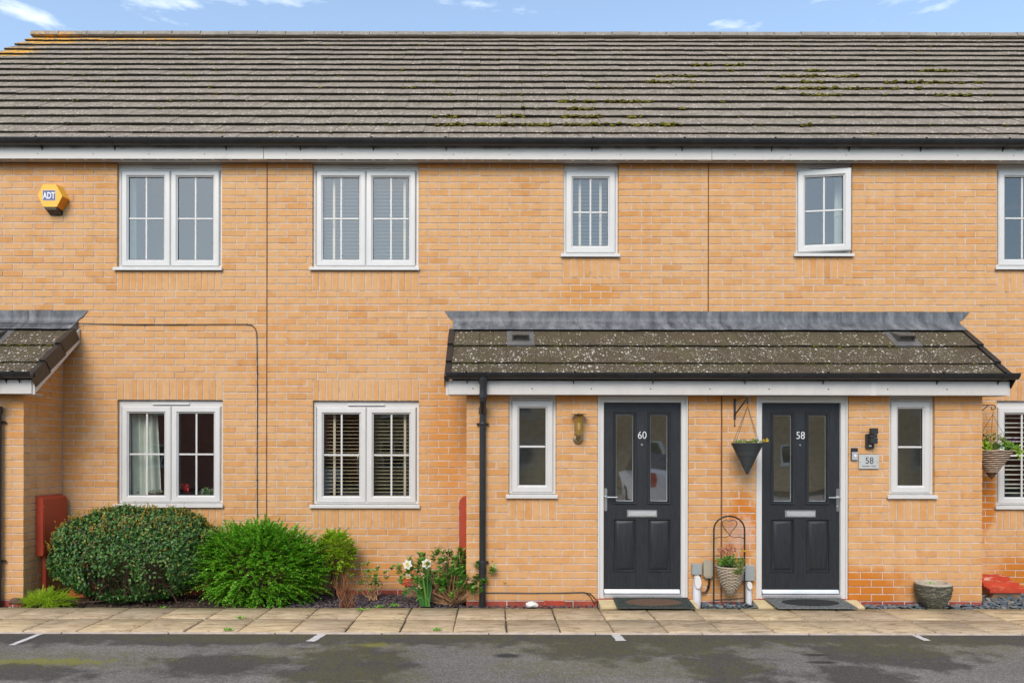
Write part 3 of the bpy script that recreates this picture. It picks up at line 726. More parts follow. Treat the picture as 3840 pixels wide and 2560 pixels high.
# roof of the terrace
PIT = R(40); CP, SP = math.cos(PIT), math.sin(PIT)
EY, EZ = -.15, WZ(519, -.15)                     # eave line of the tile surface
OFF = .066                                       # surface above the sheathing plane
def roof_frame(ey, ez, pit, off): 
    return Matrix.Translation((0, ey + off * math.sin(pit), ez - off * math.cos(pit))) @ Matrix.Rotation(pit, 4, 'X')
RM = roof_frame(EY, EZ, PIT, OFF)
G = .3275; S1 = .2375
NC = 17; SR = S1 + (NC - 1) * G                  # ridge
def tile_mesh(w, l, mats, seed=0, thick=.027):
    r = random.Random(seed); b = MB(); h = w / 2; th = thick
    lo_b, lo_t, hi_b, hi_t = (.036, .066, 0, .022) if thick > .025 else (.028, .054, 0, .022)
    xs = [-h, -.0035, 0, .0035, h]; dz = [0, 0, -.004, 0, 0]
    ys = [(.0, lo_t - .004), (.006, lo_t), (l, hi_t + (lo_t - hi_t) * max(0, 1 - l / .42))]
    g = []
    for y, z in ys:
        for x, d in zip(xs, dz): g.append((x, y + (r.uniform(-.003, .002) if y == 0 else 0), z + d + r.uniform(-.001, .001)))
    fs = [(j * 5 + i, j * 5 + i + 1, (j + 1) * 5 + i + 1, (j + 1) * 5 + i) for j in range(2) for i in range(4)]
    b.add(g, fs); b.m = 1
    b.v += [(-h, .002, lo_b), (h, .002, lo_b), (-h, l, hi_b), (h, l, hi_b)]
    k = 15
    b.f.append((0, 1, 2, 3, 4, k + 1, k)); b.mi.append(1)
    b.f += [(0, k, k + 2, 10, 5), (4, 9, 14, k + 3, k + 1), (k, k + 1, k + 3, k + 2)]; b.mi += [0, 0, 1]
    return b.mesh('tile', mats, 0)
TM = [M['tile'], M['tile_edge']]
_tm = {}
def tmesh(w, l, mats, key):
    th = .027 if key == 'm' else .02; k = (round(w, 3), round(l, 3), key, rng.randrange(4))
    if k not in _tm: _tm[k] = tile_mesh(w, l, mats, int(w * 1e4) + int(l * 1e3) + k[3], th)
    return _tm[k]
moss_runs = [(910, 1180, 270), (1000, 1100, 290), (1410, 1490, 288), (680, 950, 315), (1240, 1640, 312), (1900, 2060, 308), (720, 980, 340), (1370, 1640, 338), (1750, 2090, 335), (1260, 1900, 365), (2120, 2170, 360), (1380, 1600, 392), (1960, 2210, 390),
             (340, 750, 430), (165, 900, 458), (0, 260, 490), (330, 700, 490), (0, 870, 525), (1310, 1450, 523), (1090, 1170, 562), (-260, 40, 525), (-200, 20, 488)]
def line_z(y):   # height of tile surface at depth y
    return EZ + (y - EY) * math.tan(PIT)
def moss_blobs(spots, mat, parent, name='moss', sz=.022):
    V = []; F = []; r = random.Random(11)
    base = [(math.cos(a) * math.cos(b), math.sin(a) * math.cos(b), math.sin(b)) for b in (-.5, .1, .8) for a in [i * math.pi / 3 for i in range(6)]] + [(0, 0, 1)]
    fb = [(j * 6 + i, j * 6 + (i + 1) % 6, (j + 1) * 6 + (i + 1) % 6) for j in range(2) for i in range(6)] + [(j * 6 + i, (j + 1) * 6 + (i + 1) % 6, (j + 1) * 6 + i) for j in range(2) for i in range(6)] + [(12 + i, 12 + (i + 1) % 6, 18) for i in range(6)]
    for p, s in spots:
        k = len(V); sx, sy, s_z = s * r.uniform(.9, 1.7), s * r.uniform(.7, 1.1), s * r.uniform(.6, 1.1)
        for x, y, z in base:
            q = r.uniform(.8, 1.2); V.append((p[0] + x * sx * q, p[1] + y * sy * q, p[2] + z * s_z * q))
        F += [(a + k, b + k, c + k) for a, b, c in fb]
    if not V: return
    me = np_mesh(name, np.array(V), np.array(F), mat); me.shade_smooth(); link(name, me, parent, kind='stuff')
allmoss = []
for a, b, yy in moss_runs:
    py = yy / 1.153
    ratio = (CY - py) / FPX; s = (ratio * (D + EY) - (EZ - CH)) / (SP - ratio * CP); n = round((s - S1) / G); s = S1 + n * G
    y = EY + s * CP; z = EZ + s * SP; x0, x1 = WX(1800 + a / 1.153, y), WX(1800 + b / 1.153, y)
    for i in range(int((x1 - x0) * 44)):
        x = rng.uniform(x0, x1)
        if noise.noise((x * 1.7, n * 7.1, 0)) < -.12: continue
        allmoss.append(((x, y - .012 + rng.uniform(-.008, .02), z - .022 + rng.uniform(-.014, .012)), rng.uniform(.010, .026)))
for i in range(170):
    n = rng.randrange(0, NC - 2); s = S1 + n * G; y = EY + s * CP; z = EZ + s * SP; x = rng.uniform(-7, 7)
    for q in range(rng.randrange(1, 5)): allmoss.append(((x + rng.uniform(-.05, .05), y - .008, z - .022 + rng.uniform(-.01, .01)), rng.uniform(.006, .014)))
GUT_Y, GUT_Z, GR = -.183, 4.932, .058
def gutter_profile(y, z, r, n=10):
    out = [(y - r * math.cos(math.pi * k / n), z - r * math.sin(math.pi * k / n)) for k in range(n + 1)]
    inn = [(y - (r - .004) * math.cos(math.pi * k / n), z - (r - .004) * math.sin(math.pi * k / n)) for k in range(n, -1, -1)]
    return [(out[0][0] - .004, out[0][1]), (out[0][0] - .004, out[0][1] + .006), ] + [(inn[-1][0], inn[-1][1] + .006)] + inn[::-1][1:-1] + [inn[0]] + out[::-1][:-1]
def gutter(parent, x0, x1, y, z, r, brackets, joints):
    b = MB(); b.prism(gutter_profile(y, z, r), 0, x0, x1); g = b.build('gutter', M['black_pvc'], parent)
    for x in brackets:
        m = MB(); arc = [(y - (r + .004) * math.cos(math.pi * k / 8), z - (r + .004) * math.sin(math.pi * k / 8)) for k in range(9)]
        arc = [(y - r - .004, z + .010)] + arc
        m.prism(arc + [(a, c) for a, c in [(q[0] + (.006 if q[0] < y else -.006) * 0 + 0, q[1] + .006) for q in arc[::-1]]], 0, x - .011, x + .011)
        m.prism([(y + .02, z - r + .004), (y + r + .002, z - r - .045), (y + r + .002, z)], 0, x - .004, x + .004)
        m.build('gutter_bracket', M['black_pvc'], g)
    for x in joints:
        m = MB(); m.prism(gutter_profile(y, z + .002, r + .006), 0, x - .045, x - .028); m.prism(gutter_profile(y, z + .002, r + .006), 0, x - .006, x + .010); m.prism(gutter_profile(y, z + .001, r + .003), 0, x - .028, x - .006)
        m.prism(gutter_profile(y, z + .002, r + .006), 0, x + .030, x + .044)
        m.build('gutter_joint', M['black_pvc'], g)
    return g
br_px = [145, 420, 840, 1120, 1395, 1670, 2220, 2560, 2898, 3190, 3460, 3770]; jt_px = [545, 1933, 3205]
for hi, (h, x0, x1) in enumerate(((hL, XL - .06, XA), (h60, XA, XB), (h58, XB, XR), (hR, XR, 12.2))):
    ys, zs_, yr, zr = EY, EZ, EY + SR * CP, EZ + SR * SP
    b = MB(); o_ = (OFF * SP, -OFF * CP)
    f0 = (EY + o_[0], EZ + o_[1]); f1 = (yr + o_[0], zr + o_[1]); yb = 2 * yr - EY
    b.prism([f0, f1, (2 * f1[0] - f0[0], f0[1]), (2 * f1[0] - f0[0], f0[1] - .04), (f1[0], f1[1] - .06), (f0[0], f0[1] - .02)], 0, x0, x1)
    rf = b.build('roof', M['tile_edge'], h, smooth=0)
    # tiles
    TW = .2955; ox = XL - .06
    na = round((x1 - x0) / TW); tw = (x1 - x0) / na
    for n in range(NC):
        s0 = 0 if n == 0 else S1 + (n - 1) * G
        ln = .42 if n else S1 + .09
        if n == NC - 1: ln = SR - s0 - .01
        for i in range(na):
            xc = x0 + (i + .5) * tw
            yv = EY + s0 * CP; px = CX + xc * FPX / (yv + D)
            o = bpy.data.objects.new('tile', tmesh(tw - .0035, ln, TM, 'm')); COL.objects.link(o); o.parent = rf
            o.matrix_local = RM @ Matrix.Translation((xc, s0 + rng.uniform(-.005, .004), rng.uniform(-.001, .004))) @ Matrix.Rotation(rng.uniform(-.006, .006), 4, 'Z') @ Matrix.Rotation(rng.uniform(-.006, .006), 4, 'Y')
    # ridge tiles
    rl = .452; k = max(1, round((x1 - x0) / rl)); rw = (x1 - x0) / k
    m = MB(); arc = [(.115 * math.cos(math.pi * (q / 8)), .105 * math.sin(math.pi * (q / 8))) for q in range(9)]
    inn = [(.095 * math.cos(math.pi * (q / 8)), .085 * math.sin(math.pi * (q / 8))) for q in range(8, -1, -1)]
    m.prism(arc + inn, 0, -rw / 2 + .006, rw / 2 - .006); rme = m.mesh('ridge_tile', M['ridge'])
    for i in range(k):
        o = bpy.data.objects.new('ridge_tile', rme); COL.objects.link(o); o.parent = rf
        o.location = (x0 + (i + .5) * rw, yr, zr - .045 + rng.uniform(-.004, .004)); o.rotation_euler = (0, rng.uniform(-.006, .006), rng.uniform(-.004, .004))
    mb = MB(); mb.box(x0, x1, yr - .1, yr + .1, zr - .055, zr - .02); mb.build('ridge_bedding', M['ridge'], rf)
    moss_blobs([q for q in allmoss if x0 < q[0][0] < x1], M['moss'], rf)
    # fascia and soffit
    m = MB(); m.box(x0 + .002, x1 - .002, -.130, -.118, ZT - .010, 4.935, .002)
    fz = m.build('fascia', M['fascia_main'], h)
    sc = MB(); xx = x0 + .25
    while xx < x1 - .1: sc.lathe([(.0, -.1332), (.0052, -.1325), (.0055, -.1300)], (xx, 0, 4.80), 8, 'y'); xx += .61
    sc.build('fascia_screw', M['vent'], fz)
    m = MB(); m.box(x0 + .002, x1 - .002, -.118, .0 - .0015, ZT + .002, ZT + .012); so = m.build('soffit', M['fascia'], h, smooth=0)
    vm = MB(); vm.box(-.083, .083, -.010, .010, 0, .004); vme = vm.mesh('soffit_vent', M['vent'], 0)
    xx = x0 + .1
    while xx < x1 - .09:
        o = bpy.data.objects.new('soffit_vent', vme); COL.objects.link(o); o.parent = so; o.location = (xx, -.088, ZT - .0005); xx += .1995
    gutter(h, x0, x1, GUT_Y, GUT_Z, GR, [WX(p, GUT_Y) for p in br_px if x0 < WX(p, GUT_Y) < x1], [WX(p, GUT_Y) for p in jt_px if x0 < WX(p, GUT_Y) < x1])
    # rear and end walls
    m = MB(); yb_ = 2 * yr
    m.box(x0 + .06, x1, yb_ - .1, yb_, -.1, ZT)
    if hi == 0: m.prism([(.0 + .12, -.1), (yb_ - .11, -.1), (yb_ - .11, ZT), (yr, zr - .12), (.12, ZT)], 0, XL, XL + .1)
    if hi == 3: m.prism([(.0 + .12, -.1), (yb_ - .11, -.1), (yb_ - .11, ZT), (yr, zr - .12), (.12, ZT)], 0, 12.1, 12.199)
    m.build('rear_wall', M['brick'], h, smooth=0)

# ------------------------------------------------------------------ porches
PY = -.675; PPIT = math.atan(.82); PCP, PSP = math.cos(PPIT), math.sin(PPIT)
def p_z(t): return 3.0 - .82 * t          # tile surface height at t in front of the wall
FZ0, FZ1 = WZ(1478.5, -.80), 2.262
def porch(label, x0, x1, ops, zb_px, xl, xr, show_left, show_right, vents, limit, lead_l, lead_r, br, jts, downs):
    p = thing('porch', label, 'porch', ((x0 + x1) / 2, PY, 0))
    zb = WZ(1536.2, PY); bh = .0748; plz = zb - 26 * bh
    sol = []
    for (a, b, c, d), isdoor in ops:
        if not isdoor: sol.append((a, b, zb - 9999, 0))
    sold = []
    for (a, b, c, d), isdoor in ops:
        if not isdoor:
            k = math.floor((c - zb) / bh - 3 + .35); sold.append((a, b, zb + k * bh, c - .001))
    O = [o for o, _ in ops]
    wb = backing(x0 + .004, x1 - .004, -.15, FZ0 - .002, O); 
    for v in range(len(wb.v)): x, y, z = wb.v[v]; wb.v[v] = (x, y + PY, z)
    for X, sgn in ((x0 + .0065, 1), (x1 - .0065, -1)):
        wb.add([(X, PY + .007, -.15), (X, .006, -.15), (X, .006, 2.85), (X, PY + .1, 2.38), (X, PY + .007, 2.2)], [(0, 1, 2, 3, 4)])
    wall = wb.build('wall', M['mortar'], p, smooth=0)
    xm = WX(2706, PY); f = lay(x0, x1, plz, FZ0 - .003, zb, bh, x1, x1 - BW / 2, O + ([(xm - .008, xm + .008, -1, 3)] if x0 < xm < x1 else []), sold)
    place_bricks(f, dict(o=(0, PY, 0), rz=0), wall, M['brick'], limit)
    rb = lay(x0, x1, plz - 2 * bh, plz, zb, bh, x1, x1 - BW / 2, O, [])
    place_bricks(rb, dict(o=(0, PY, 0), rz=0), wall, M['red_brick'], 60, name='plinth_brick', mass='plinth_brickwork')
    slope = lambda u: 2.72 - .82 * (u) if u > .12 else 2.7
    # right side: u runs from the corner (u=0) back to the wall; frame rz=+90
    sd = []
    top = lambda u: p_z(-PY - u) - .16
    for show, X, rz, o0 in ((show_right, x1, R(90), (x1, PY, 0)), (show_left, x0, R(-90), (x0, PY, 0))):
        L = .675
        bb = lay(.102, L - .002, plz, 2.8, zb, bh, .102 - BW / 2 + .1127 * 2, .102 + .1127, [], [], top=top)
        if rz < 0: bb = [(-u, z, w, h) for u, z, w, h in bb]
        place_bricks(bb, dict(o=o0, rz=rz), wall, M['brick'], 300 - limit if show else 0, mass='side_brickwork')
        rr = lay(.102, L - .002, plz - 2 * bh, plz, zb, bh, .3, .2, [], [])
        if rz < 0: rr = [(-u, z, w, h) for u, z, w, h in rr]
        place_bricks(rr, dict(o=o0, rz=rz), wall, M['red_brick'], 0, mass='side_plinth_brickwork')
    # roof
    ey = -.87; ez = p_z(.87); OFFP = .054; pm = roof_frame(ey, ez, PPIT, OFFP)
    m = MB(); a = (ey + OFFP * PSP, ez - OFFP * PCP); a = (a[0] + .055, a[1] + .055 * .82); m.prism([a, (-.001, a[1] + (-.001 - a[0]) * .82), (-.001, a[1] + (-.001 - a[0]) * .82 - .09), (PY + .02, 2.264), (a[0], 2.264)], 0, xl + .03, xr - .03)
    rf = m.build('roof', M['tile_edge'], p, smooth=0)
    tw0 = .2895; na = round((xr - xl) / tw0); tw = (xr - xl) / na
    for n, (s0, ln) in enumerate(((0, .38), (.285, .42), (.627, .44))):
        for i in range(na):
            xc = xl + (i + .5) * tw
            if n == 2 and any(abs(xc - v) < tw * .5 for v in vents): continue
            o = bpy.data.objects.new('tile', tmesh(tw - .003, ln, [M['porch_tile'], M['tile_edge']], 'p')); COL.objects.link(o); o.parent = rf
            o.matrix_local = pm @ Matrix.Translation((xc, s0 + rng.uniform(-.002, .002), rng.uniform(-.001, .0015))) @ Matrix.Rotation(rng.uniform(-.003, .003), 4, 'Z')
    for v in vents:
        i = int((v - xl) / tw); xc = xl + (i + .5) * tw
        m = MB(); m.add([(-tw / 2, 0, .050), (tw / 2, 0, .050), (tw / 2, .42, .03), (-tw / 2, .42, .03), (-tw / 2, 0, .022), (tw / 2, 0, .022)], [(0, 1, 2, 3), (0, 4, 5, 1)])
        hx = .088; m.m = 1
        m.add([(-hx, .10, .048), (hx, .10, .048), (hx, .10, .115), (-hx, .10, .115), (-hx * .92, .30, .038), (hx * .92, .30, .038), (hx * .92, .285, .05), (-hx * .92, .285, .05)],
              [(3, 2, 6, 7), (0, 3, 7, 4), (1, 5, 6, 2)])
        m.box(-hx - .002, hx + .002, .092, .104, .106, .120); m.box(-hx - .002, -hx + .016, .092, .104, .045, .106); m.box(hx - .016, hx + .002, .092, .104, .045, .106); m.box(-hx + .016, hx - .016, .092, .104, .045, .058)
        m.m = 2; m.box(-hx + .016, hx - .016, .112, .115, .05, .106)
        o = bpy.data.objects.new('roof_vent', m.mesh('roof_vent', [M['vent_grey'], M['vent_tile'], M['vent_grey']], 0)); COL.objects.link(o); o.parent = rf
        o.matrix_local = pm @ Matrix.Translation((xc, .627, 0))
    ms = []
    for i in range(150):
        n = rng.choice((1, 2)); s = (.285, .627)[n - 1]; x = rng.uniform(xl, xr)
        for q in range(rng.randrange(1, 4)):
            v = pm @ Vector((x + rng.uniform(-.04, .04), s - .006, .028 + rng.uniform(-.006, .014))); ms.append((tuple(v), rng.uniform(.004, .011)))
    moss_blobs(ms, M['moss'], rf)
    # dry verges: stepped black caps
    for X, sg in ((xl, -1), (xr, 1)):
        for s0, ln in ((-.01, .305), (.28, .355), (.625, .335)):
            m = MB(); c = [(X - sg * .018, .046), (X - sg * .018, .064), (X + sg * .040, .064), (X + sg * .044, .058), (X + sg * .044, -.075), (X + sg * .038, -.075), (X + sg * .038, .046)]
            lift = .008
            pts = [];
            a_ = [(x, s0, z + lift) for x, z in c]; b_ = [(x, s0 + ln, z - .012) for x, z in c]; k = len(c)
            m.add(a_ + b_, [tuple(range(k)), tuple(range(2 * k - 1, k - 1, -1))] + [(i, (i + 1) % k, (i + 1) % k + k, i + k) for i in range(k)])
            me = m.mesh('verge_cap', M['black_pvc'], 0); me.transform(pm); link('verge_cap', me, rf)
        # bargeboard with the box end
        m = MB(); Xb0, Xb1 = (X + sg * .006, X + sg * .030)
        def pl(t, dz): return (-t, p_z(t) - dz)
        m.prism([pl(.80, .085), pl(.012, .085), pl(.012, .235), pl(.68, .225), (-.80, FZ0 - .006), (-.80, 2.25)], 0, min(Xb0, Xb1), max(Xb0, Xb1))
        xo = x1 if sg > 0 else x0
        m.box(min(xo + sg * .001, Xb0), max(xo + sg * .001, Xb0), -.789, PY + .05, FZ0 - .004, FZ0 + .004)
        m.build('bargeboard', M['fascia'], p, smooth=0)
    # fascia
    m = MB(); fx0, fx1 = xl - .004, xr + .004
    m.box(fx0, fx1, -.812, -.801, FZ0 - .002, FZ1, .0015); fz = m.build('fascia', M['fascia'], p)
    for xx in downs['seams']:
        mm = MB(); mm.box(xx - .024, xx + .024, -.8145, -.8125, FZ0 - .004, FZ1 - .01); mm.build('fascia_joint', M['pvc'], fz)
    sc = MB(); xx = x0 + .07
    while xx < x1 + .05: sc.lathe([(.0, -.8160), (.0062, -.8155), (.0066, -.8120)], (xx, 0, FZ0 + .058), 8, 'y'); xx += .593
    sc.build('fascia_screw', M['vent'], fz)
    m = MB(); m.box(x0 - .02, x1 + .02, -.8005, PY - .0015, FZ0, FZ0 + .006); m.build('soffit', M['fascia'], p, smooth=0)
    g = gutter(p, xl - .02, xr + .055, -.868, 2.325, .055, br, jts)
    # lead flashing: upstand on the wall and apron over the tiles
    m = MB(); n = 60; VV = []; ul, ur, ll, lr = lead_l[0], lead_r[0], lead_l[1], lead_r[1]
    rows_ = [(3.112, -.006, ul, ur), (3.108, -.010, ul, ur), (3.045, -.010, (ul + ll) / 2, (ur + lr) / 2), (3.004, -.012, ll, lr), (p_z(.03) + .004, -.03, ll, lr), (p_z(.145) + .010, -.15, ll - .002, lr + .002), (p_z(.145) + .004, -.152, ll - .002, lr + .002)]
    for z, y, a, b in rows_:
        for i in range(n + 1):
            x = a + (b - a) * i / n; w = .004 * noise.noise((x * 4, z * 9, 0)) + .003 * noise.noise((x * 13, z * 9, 5))
            VV.append((x, min(y + w, -.002) if y > -.02 else y + w * .5, z + w))
    m.add(VV, [(j * (n + 1) + i, j * (n + 1) + i + 1, (j + 1) * (n + 1) + i + 1, (j + 1) * (n + 1) + i) for j in range(len(rows_) - 1) for i in range(n)])
    # side soakers down the ends
    for X, s in ((ll, -1), (lr, 1)):
        m.add([(X, -.004, 3.0), (X, -.15, p_z(.145)), (X + s * .012, -.16, p_z(.145) - .10), (X + s * .012, -.004, 2.86)], [(0, 1, 2, 3)])
    ld = m.build('lead_flashing', M['lead'], p, smooth=40)
    for xx in downs['leadseams']:
        sm = MB(); sm.box(xx - .0035, xx + .0035, -.018, -.013, 3.01, 3.11); sm.add([(xx - .004, -.022, 3.005), (xx + .004, -.022, 3.005), (xx + .018, -.155, p_z(.145) + .013), (xx + .010, -.155, p_z(.145) + .013)], [(0, 1, 2, 3)])
        sm.build('lead_seam', M['lead'], ld, smooth=0)
    return p
M['vent_tile'] = plain('grey_brown_vent_tile', (.09, .08, .07), .7, var=.3, vs=12, dirt=(.5, (.25, .2, .06)))

wpl = (WX(1908, PY), WX(2086, PY), WZ(1851, PY), WZ(1482, PY)); wpr = (WX(3335, PY), WX(3506, PY), WZ(1850, PY), WZ(1482, PY))
d60 = (WX(2241, PY), WX(2582, PY), .075, FZ0 + .003); d58 = (WX(2836, PY), WX(3182, PY), .075, FZ0 + .003)
gy = -.868
pr = porch('long buff brick porch with one lean-to tiled roof over both black front doors', porch_x[0], porch_x[1],
           [((wpl[0], wpl[1], wpl[2] - SIL + .004, FZ0 + .01), False), ((wpr[0], wpr[1], wpr[2] - SIL + .004, FZ0 + .01), False), ((d60[0], d60[1], -.2, FZ0 + .01), True), ((d58[0], d58[1], -.2, FZ0 + .01), True)],
           1536.2, -.468, 5.125, False, False, [WX(1933, -.3), WX(3370, -.3)], 300, (-.568, -.472), (5.267, 5.150),
           [WX(q, gy) for q in (1750, 2152, 2452, 2800, 3095, 3525, 3755)], [WX(3200, gy)], dict(seams=[WX(3274, -.81)], leadseams=[WX(2166, 0), WX(2700, 0), WX(3152, 0)]))
pl_ = porch('buff brick porch cut off by the left edge, with black verge caps', -6.95, -4.812, [], 1536.2, -7.1, -4.650, False, True, [WX(-15, -.3)], 110, (-7.2, -7.1), (-4.533, -4.645),
            [WX(q, gy) for q in (10, 60)], [], dict(seams=[-6.2], leadseams=[-5.2]))
m = MB(); xm = WX(2706, PY); m.box(xm - .007, xm + .007, PY - .001, PY + .02, .02, FZ0 - .003); m.build('movement_joint', M['seal'], pr)

wa = window(pr, *wpl, PY, 1, 'porch', glass='frosted', label='narrow porch window left of the door numbered 60')
wb_ = window(pr, *wpr, PY, 1, 'porch', glass='frosted', label='narrow porch window right of the door numbered 58')

# downpipe of the porch
def downpipe(parent, x, y, ztop, zout, clips, off=0):
    m = MB(); m.tube([(x, y, zout), (x, y, -.05)], .033, 16); dp = m.build('downpipe', M['black_pvc'], parent)
    if ztop:
        m = MB(); m.lathe([(.045, 0), (.045, -.03), (.036, -.075), (.036, -.16), (.040, -.162), (.040, -.20)], (x + .006, gy, ztop), 16)
        m.tube([(x + .006, gy, ztop - .17), (x + .006, gy, ztop - .22), (x + .003, (gy + y) / 2, ztop - .29), (x, y, ztop - .34), (x, y, zout + .02)], [.034, .034, .033, .034, .034], 16)
        m.lathe([(.041, 0), (.041, -.07)], (x, y, zout + .05), 16); m.prism(gutter_profile(gy, 2.327, .062), 0, x - .115, x - .10); m.prism(gutter_profile(gy, 2.327, .062), 0, x + .11, x + .125)
        m.prism(gutter_profile(gy, 2.326, .0585), 0, x - .10, x + .11)
        m.build('gutter_outlet', M['black_pvc'], parent)
    for z in clips:
        m = MB(); m.lathe([(.036, -.014), (.037, -.012), (.037, .012), (.036, .014)], (x, y, z), 16); m.box(x - .062, x + .062, y + .028, y + .040, z - .010, z + .010, .003)
        for s in (-1, 1): m.box(x + s * .052 - .009, x + s * .052 + .009, y + .014, y + .029, z - .011, z + .011, .003)
        m.build('pipe_clip', M['black_pvc'], dp)
    m = MB(); m.lathe([(.0375, 0), (.0375, -.16)], (x, y, WZ(2110, y)), 16); m.build('pipe_socket', M['black_pvc'], dp)
downpipe(pr, WX(1810, -.725), -.725, 2.285, WZ(1545, -.725), [WZ(1589, -.725), WZ(2108, -.725)])
downpipe(pl_, WX(-8, -.725), -.725, 2.285, WZ(1545, -.725), [WZ(1585, -.725), WZ(2107, -.725)])

# ------------------------------------------------------------------ doors
def text_mesh(body, size, loc, extr, mat, align='CENTER', shear=0, sx=1, offset=0):
    c = bpy.data.curves.new('txt', 'FONT'); c.body = body; c.size = size; c.extrude = extr; c.align_x = align; c.shear = shear; c.offset = offset
    o = bpy.data.objects.new('txt', c); COL.objects.link(o); bpy.context.view_layer.update()
    me = bpy.data.meshes.new_from_object(o.evaluated_get(bpy.context.evaluated_depsgraph_get())); bpy.data.objects.remove(o)
    me.transform(Matrix.Translation(loc) @ Matrix.Rotation(R(90), 4, 'X') @ Matrix.Diagonal((sx, 1, 1, 1))); me.materials.clear(); me.materials.append(mat); return me
def front_door(rect, number, hand, label):
    x0, x1, z0, z1 = rect; y = PY
    m = frame_mesh(x0 + .002, x1 - .002, z0 - .075, z1 - .004, y + .02, .066, .09); 
    m.ring(x0 + .002, x1 - .002, z0 - .075, z1 - .004, [(.001, y + .0205), (.001, y + .008), (.006, y + .004), (.018, y + .004), (.022, y + .0195)])
    m.build('door_frame', M['pvc'], pr)
    a, b = x0 + .069, x1 - .069; c0_, c, d = WZ(2208, y + .05), WZ(2223, y + .05), WZ(1506, y + .05); yf = y + .052
    W_, H_ = b - a, d - c
    sx, sz = W_ / 524, (d - c0_) / 1280
    X = lambda u: a + u * sx; Z = lambda v: d - v * sz
    gl = [(X(85), X(202), Z(677), Z(88)), (X(319), X(435), Z(677), Z(88))]; pn = [(X(72), X(217), Z(1157), Z(802)), (X(309), X(454), Z(1157), Z(802))]
    wb = backing(a, b, c, d, gl + pn, y=yf, depth=.035, e=0); wb.box(a, b, yf + .036, yf + .040, c, Z(800)); wb.box(a, b, yf + .001, yf + .03, c, c + .01)
    wb.add([(a, yf, c), (a, yf + .04, c), (a, yf + .04, d), (a, yf, d), (b, yf, c), (b, yf + .04, c), (b, yf + .04, d), (b, yf, d)], [(0, 1, 2, 3), (4, 5, 6, 7)])
    door = wb.build('door', M['door'], pr, label, smooth=0)
    for g in gl:
        e = .030; r = MB(); r.ring(g[0] - e, g[1] + e, g[2] - e, g[3] + e, [(0, yf + .001), (0, yf - .010), (.004, yf - .014), (.012, yf - .012), (.017, yf - .006), (.024, yf - .009), (e, yf + .004), (e + .002, yf + .02)])
        r.build('glazing_moulding', M['door'], door)
        q = MB(); q.add([(g[0], yf + .018, g[2]), (g[1], yf + .018, g[2]), (g[1], yf + .018, g[3]), (g[0], yf + .018, g[3])], [(0, 1, 2, 3)]); q.build('door_glass', M['door_glass'], door, smooth=0)
        q = MB(); q.ring(g[0], g[1], g[2], g[3], [(.0005, yf + .012), (.005, yf + .013), (.006, yf + .0175)]); q.build('glazing_bead', M['steel'], door)
    for g in pn:
        r = MB(); r.ring(g[0] - .006, g[1] + .006, g[2] - .006, g[3] + .006, [(0, yf + .001), (.001, yf - .006), (.006, yf - .006), (.012, yf + .010), (.018, yf + .012), (.046, yf - .002), (.050, yf - .003)], cap=True)
        r.build('door_panel', M['door'], door)
    m = MB(); m.box(X(159), X(366), yf - .010, yf, Z(787), Z(735), .004); m.build('letterbox', M['steel'], door)
    m = MB(); m.box(X(168), X(358), yf - .016, yf - .011, Z(778), Z(744), .003); m.build('letterbox_flap', M['alu'], door)
    m = MB(); m.lathe([(.0, -.010), (.004, -.0095), (.006, -.006), (.010, -.006), (.012, 0)], (X(260), yf, Z(292)), 16, 'y', cap=False); m.build('spyhole', M['steel'], door)
    me = text_mesh(number, .108, (X(262), yf - .004, Z(250)), .003, M['chrome_letter'], sx=.88, offset=-.0006); link('door_number', me, door)
    # handle
    hx = X(14) if hand == 'L' else X(511); s = 1 if hand == 'L' else -1
    m = MB(); m.lathe([(.0, 0)], (0, 0, 0), 3) if False else None
    pts = []
    zt, zb = Z(588), Z(745); r_ = .0145
    poly = [(hx + r_ * math.cos(t), zt - r_ + r_ * math.sin(t)) for t in [math.pi * k / 8 for k in range(9)]] + [(hx - r_ * math.cos(t), zb + r_ - r_ * math.sin(t)) for t in [math.pi * k / 8 for k in range(9)]]
    m.prism(poly, 1, yf - .010, yf); m.build('handle_plate', M['steel'], door)
    m = MB(); zl = Z(648); m.tube([(hx, yf - .008, zl), (hx, yf - .048, zl), (hx + s * .012, yf - .054, zl), (hx + s * .112, yf - .052, zl - .001)], [.009, .009, .0085, .008], 10)
    m.tube([(hx, yf - .018, Z(712)), (hx, yf - .010, Z(712))], .009, 10); m.build('handle', M['steel'], door)
    m = MB(); m.prism([(yf - .022, c + .004), (yf - .022, c + .008), (yf - .004, c + .042), (yf, c + .042), (yf, c)], 0, a + .010, b - .010); m.build('weather_bar', M['alu'], door)
    m = MB(); m.box(x0 + .07, x1 - .07, y + .002, y + .085, z0 - .019, c - .004, .003); m.build('threshold', M['alu'], pr)
    m = MB(); m.box(x0 - .02, x1 + .02, y - .022, y + .09, z0 - .045, z0 - .021, .002); m.build('threshold_tile', M['red_brick'], pr)
    rm = MB(); v = [(x0 - .2, y + .115, .05), (x1 + .2, y + .115, .05), (x1 + .2, y + .115, 2.12), (x0 - .2, y + .115, 2.12), (x0 - .2, y + 2.2, .05), (x1 + .2, y + 2.2, .05), (x1 + .2, y + 2.2, 2.12), (x0 - .2, y + 2.2, 2.12)]
    rm.add(v, [(0, 1, 5, 4), (3, 2, 6, 7), (0, 3, 7, 4), (1, 2, 6, 5), (4, 5, 6, 7)]); rm.build('interior', M['room'], door, smooth=0)
front_door(d60, '60', 'L', 'black panelled front door numbered 60, handle on its left')
front_door(d58, '58', 'R', 'black panelled front door numbered 58, handle on its right')

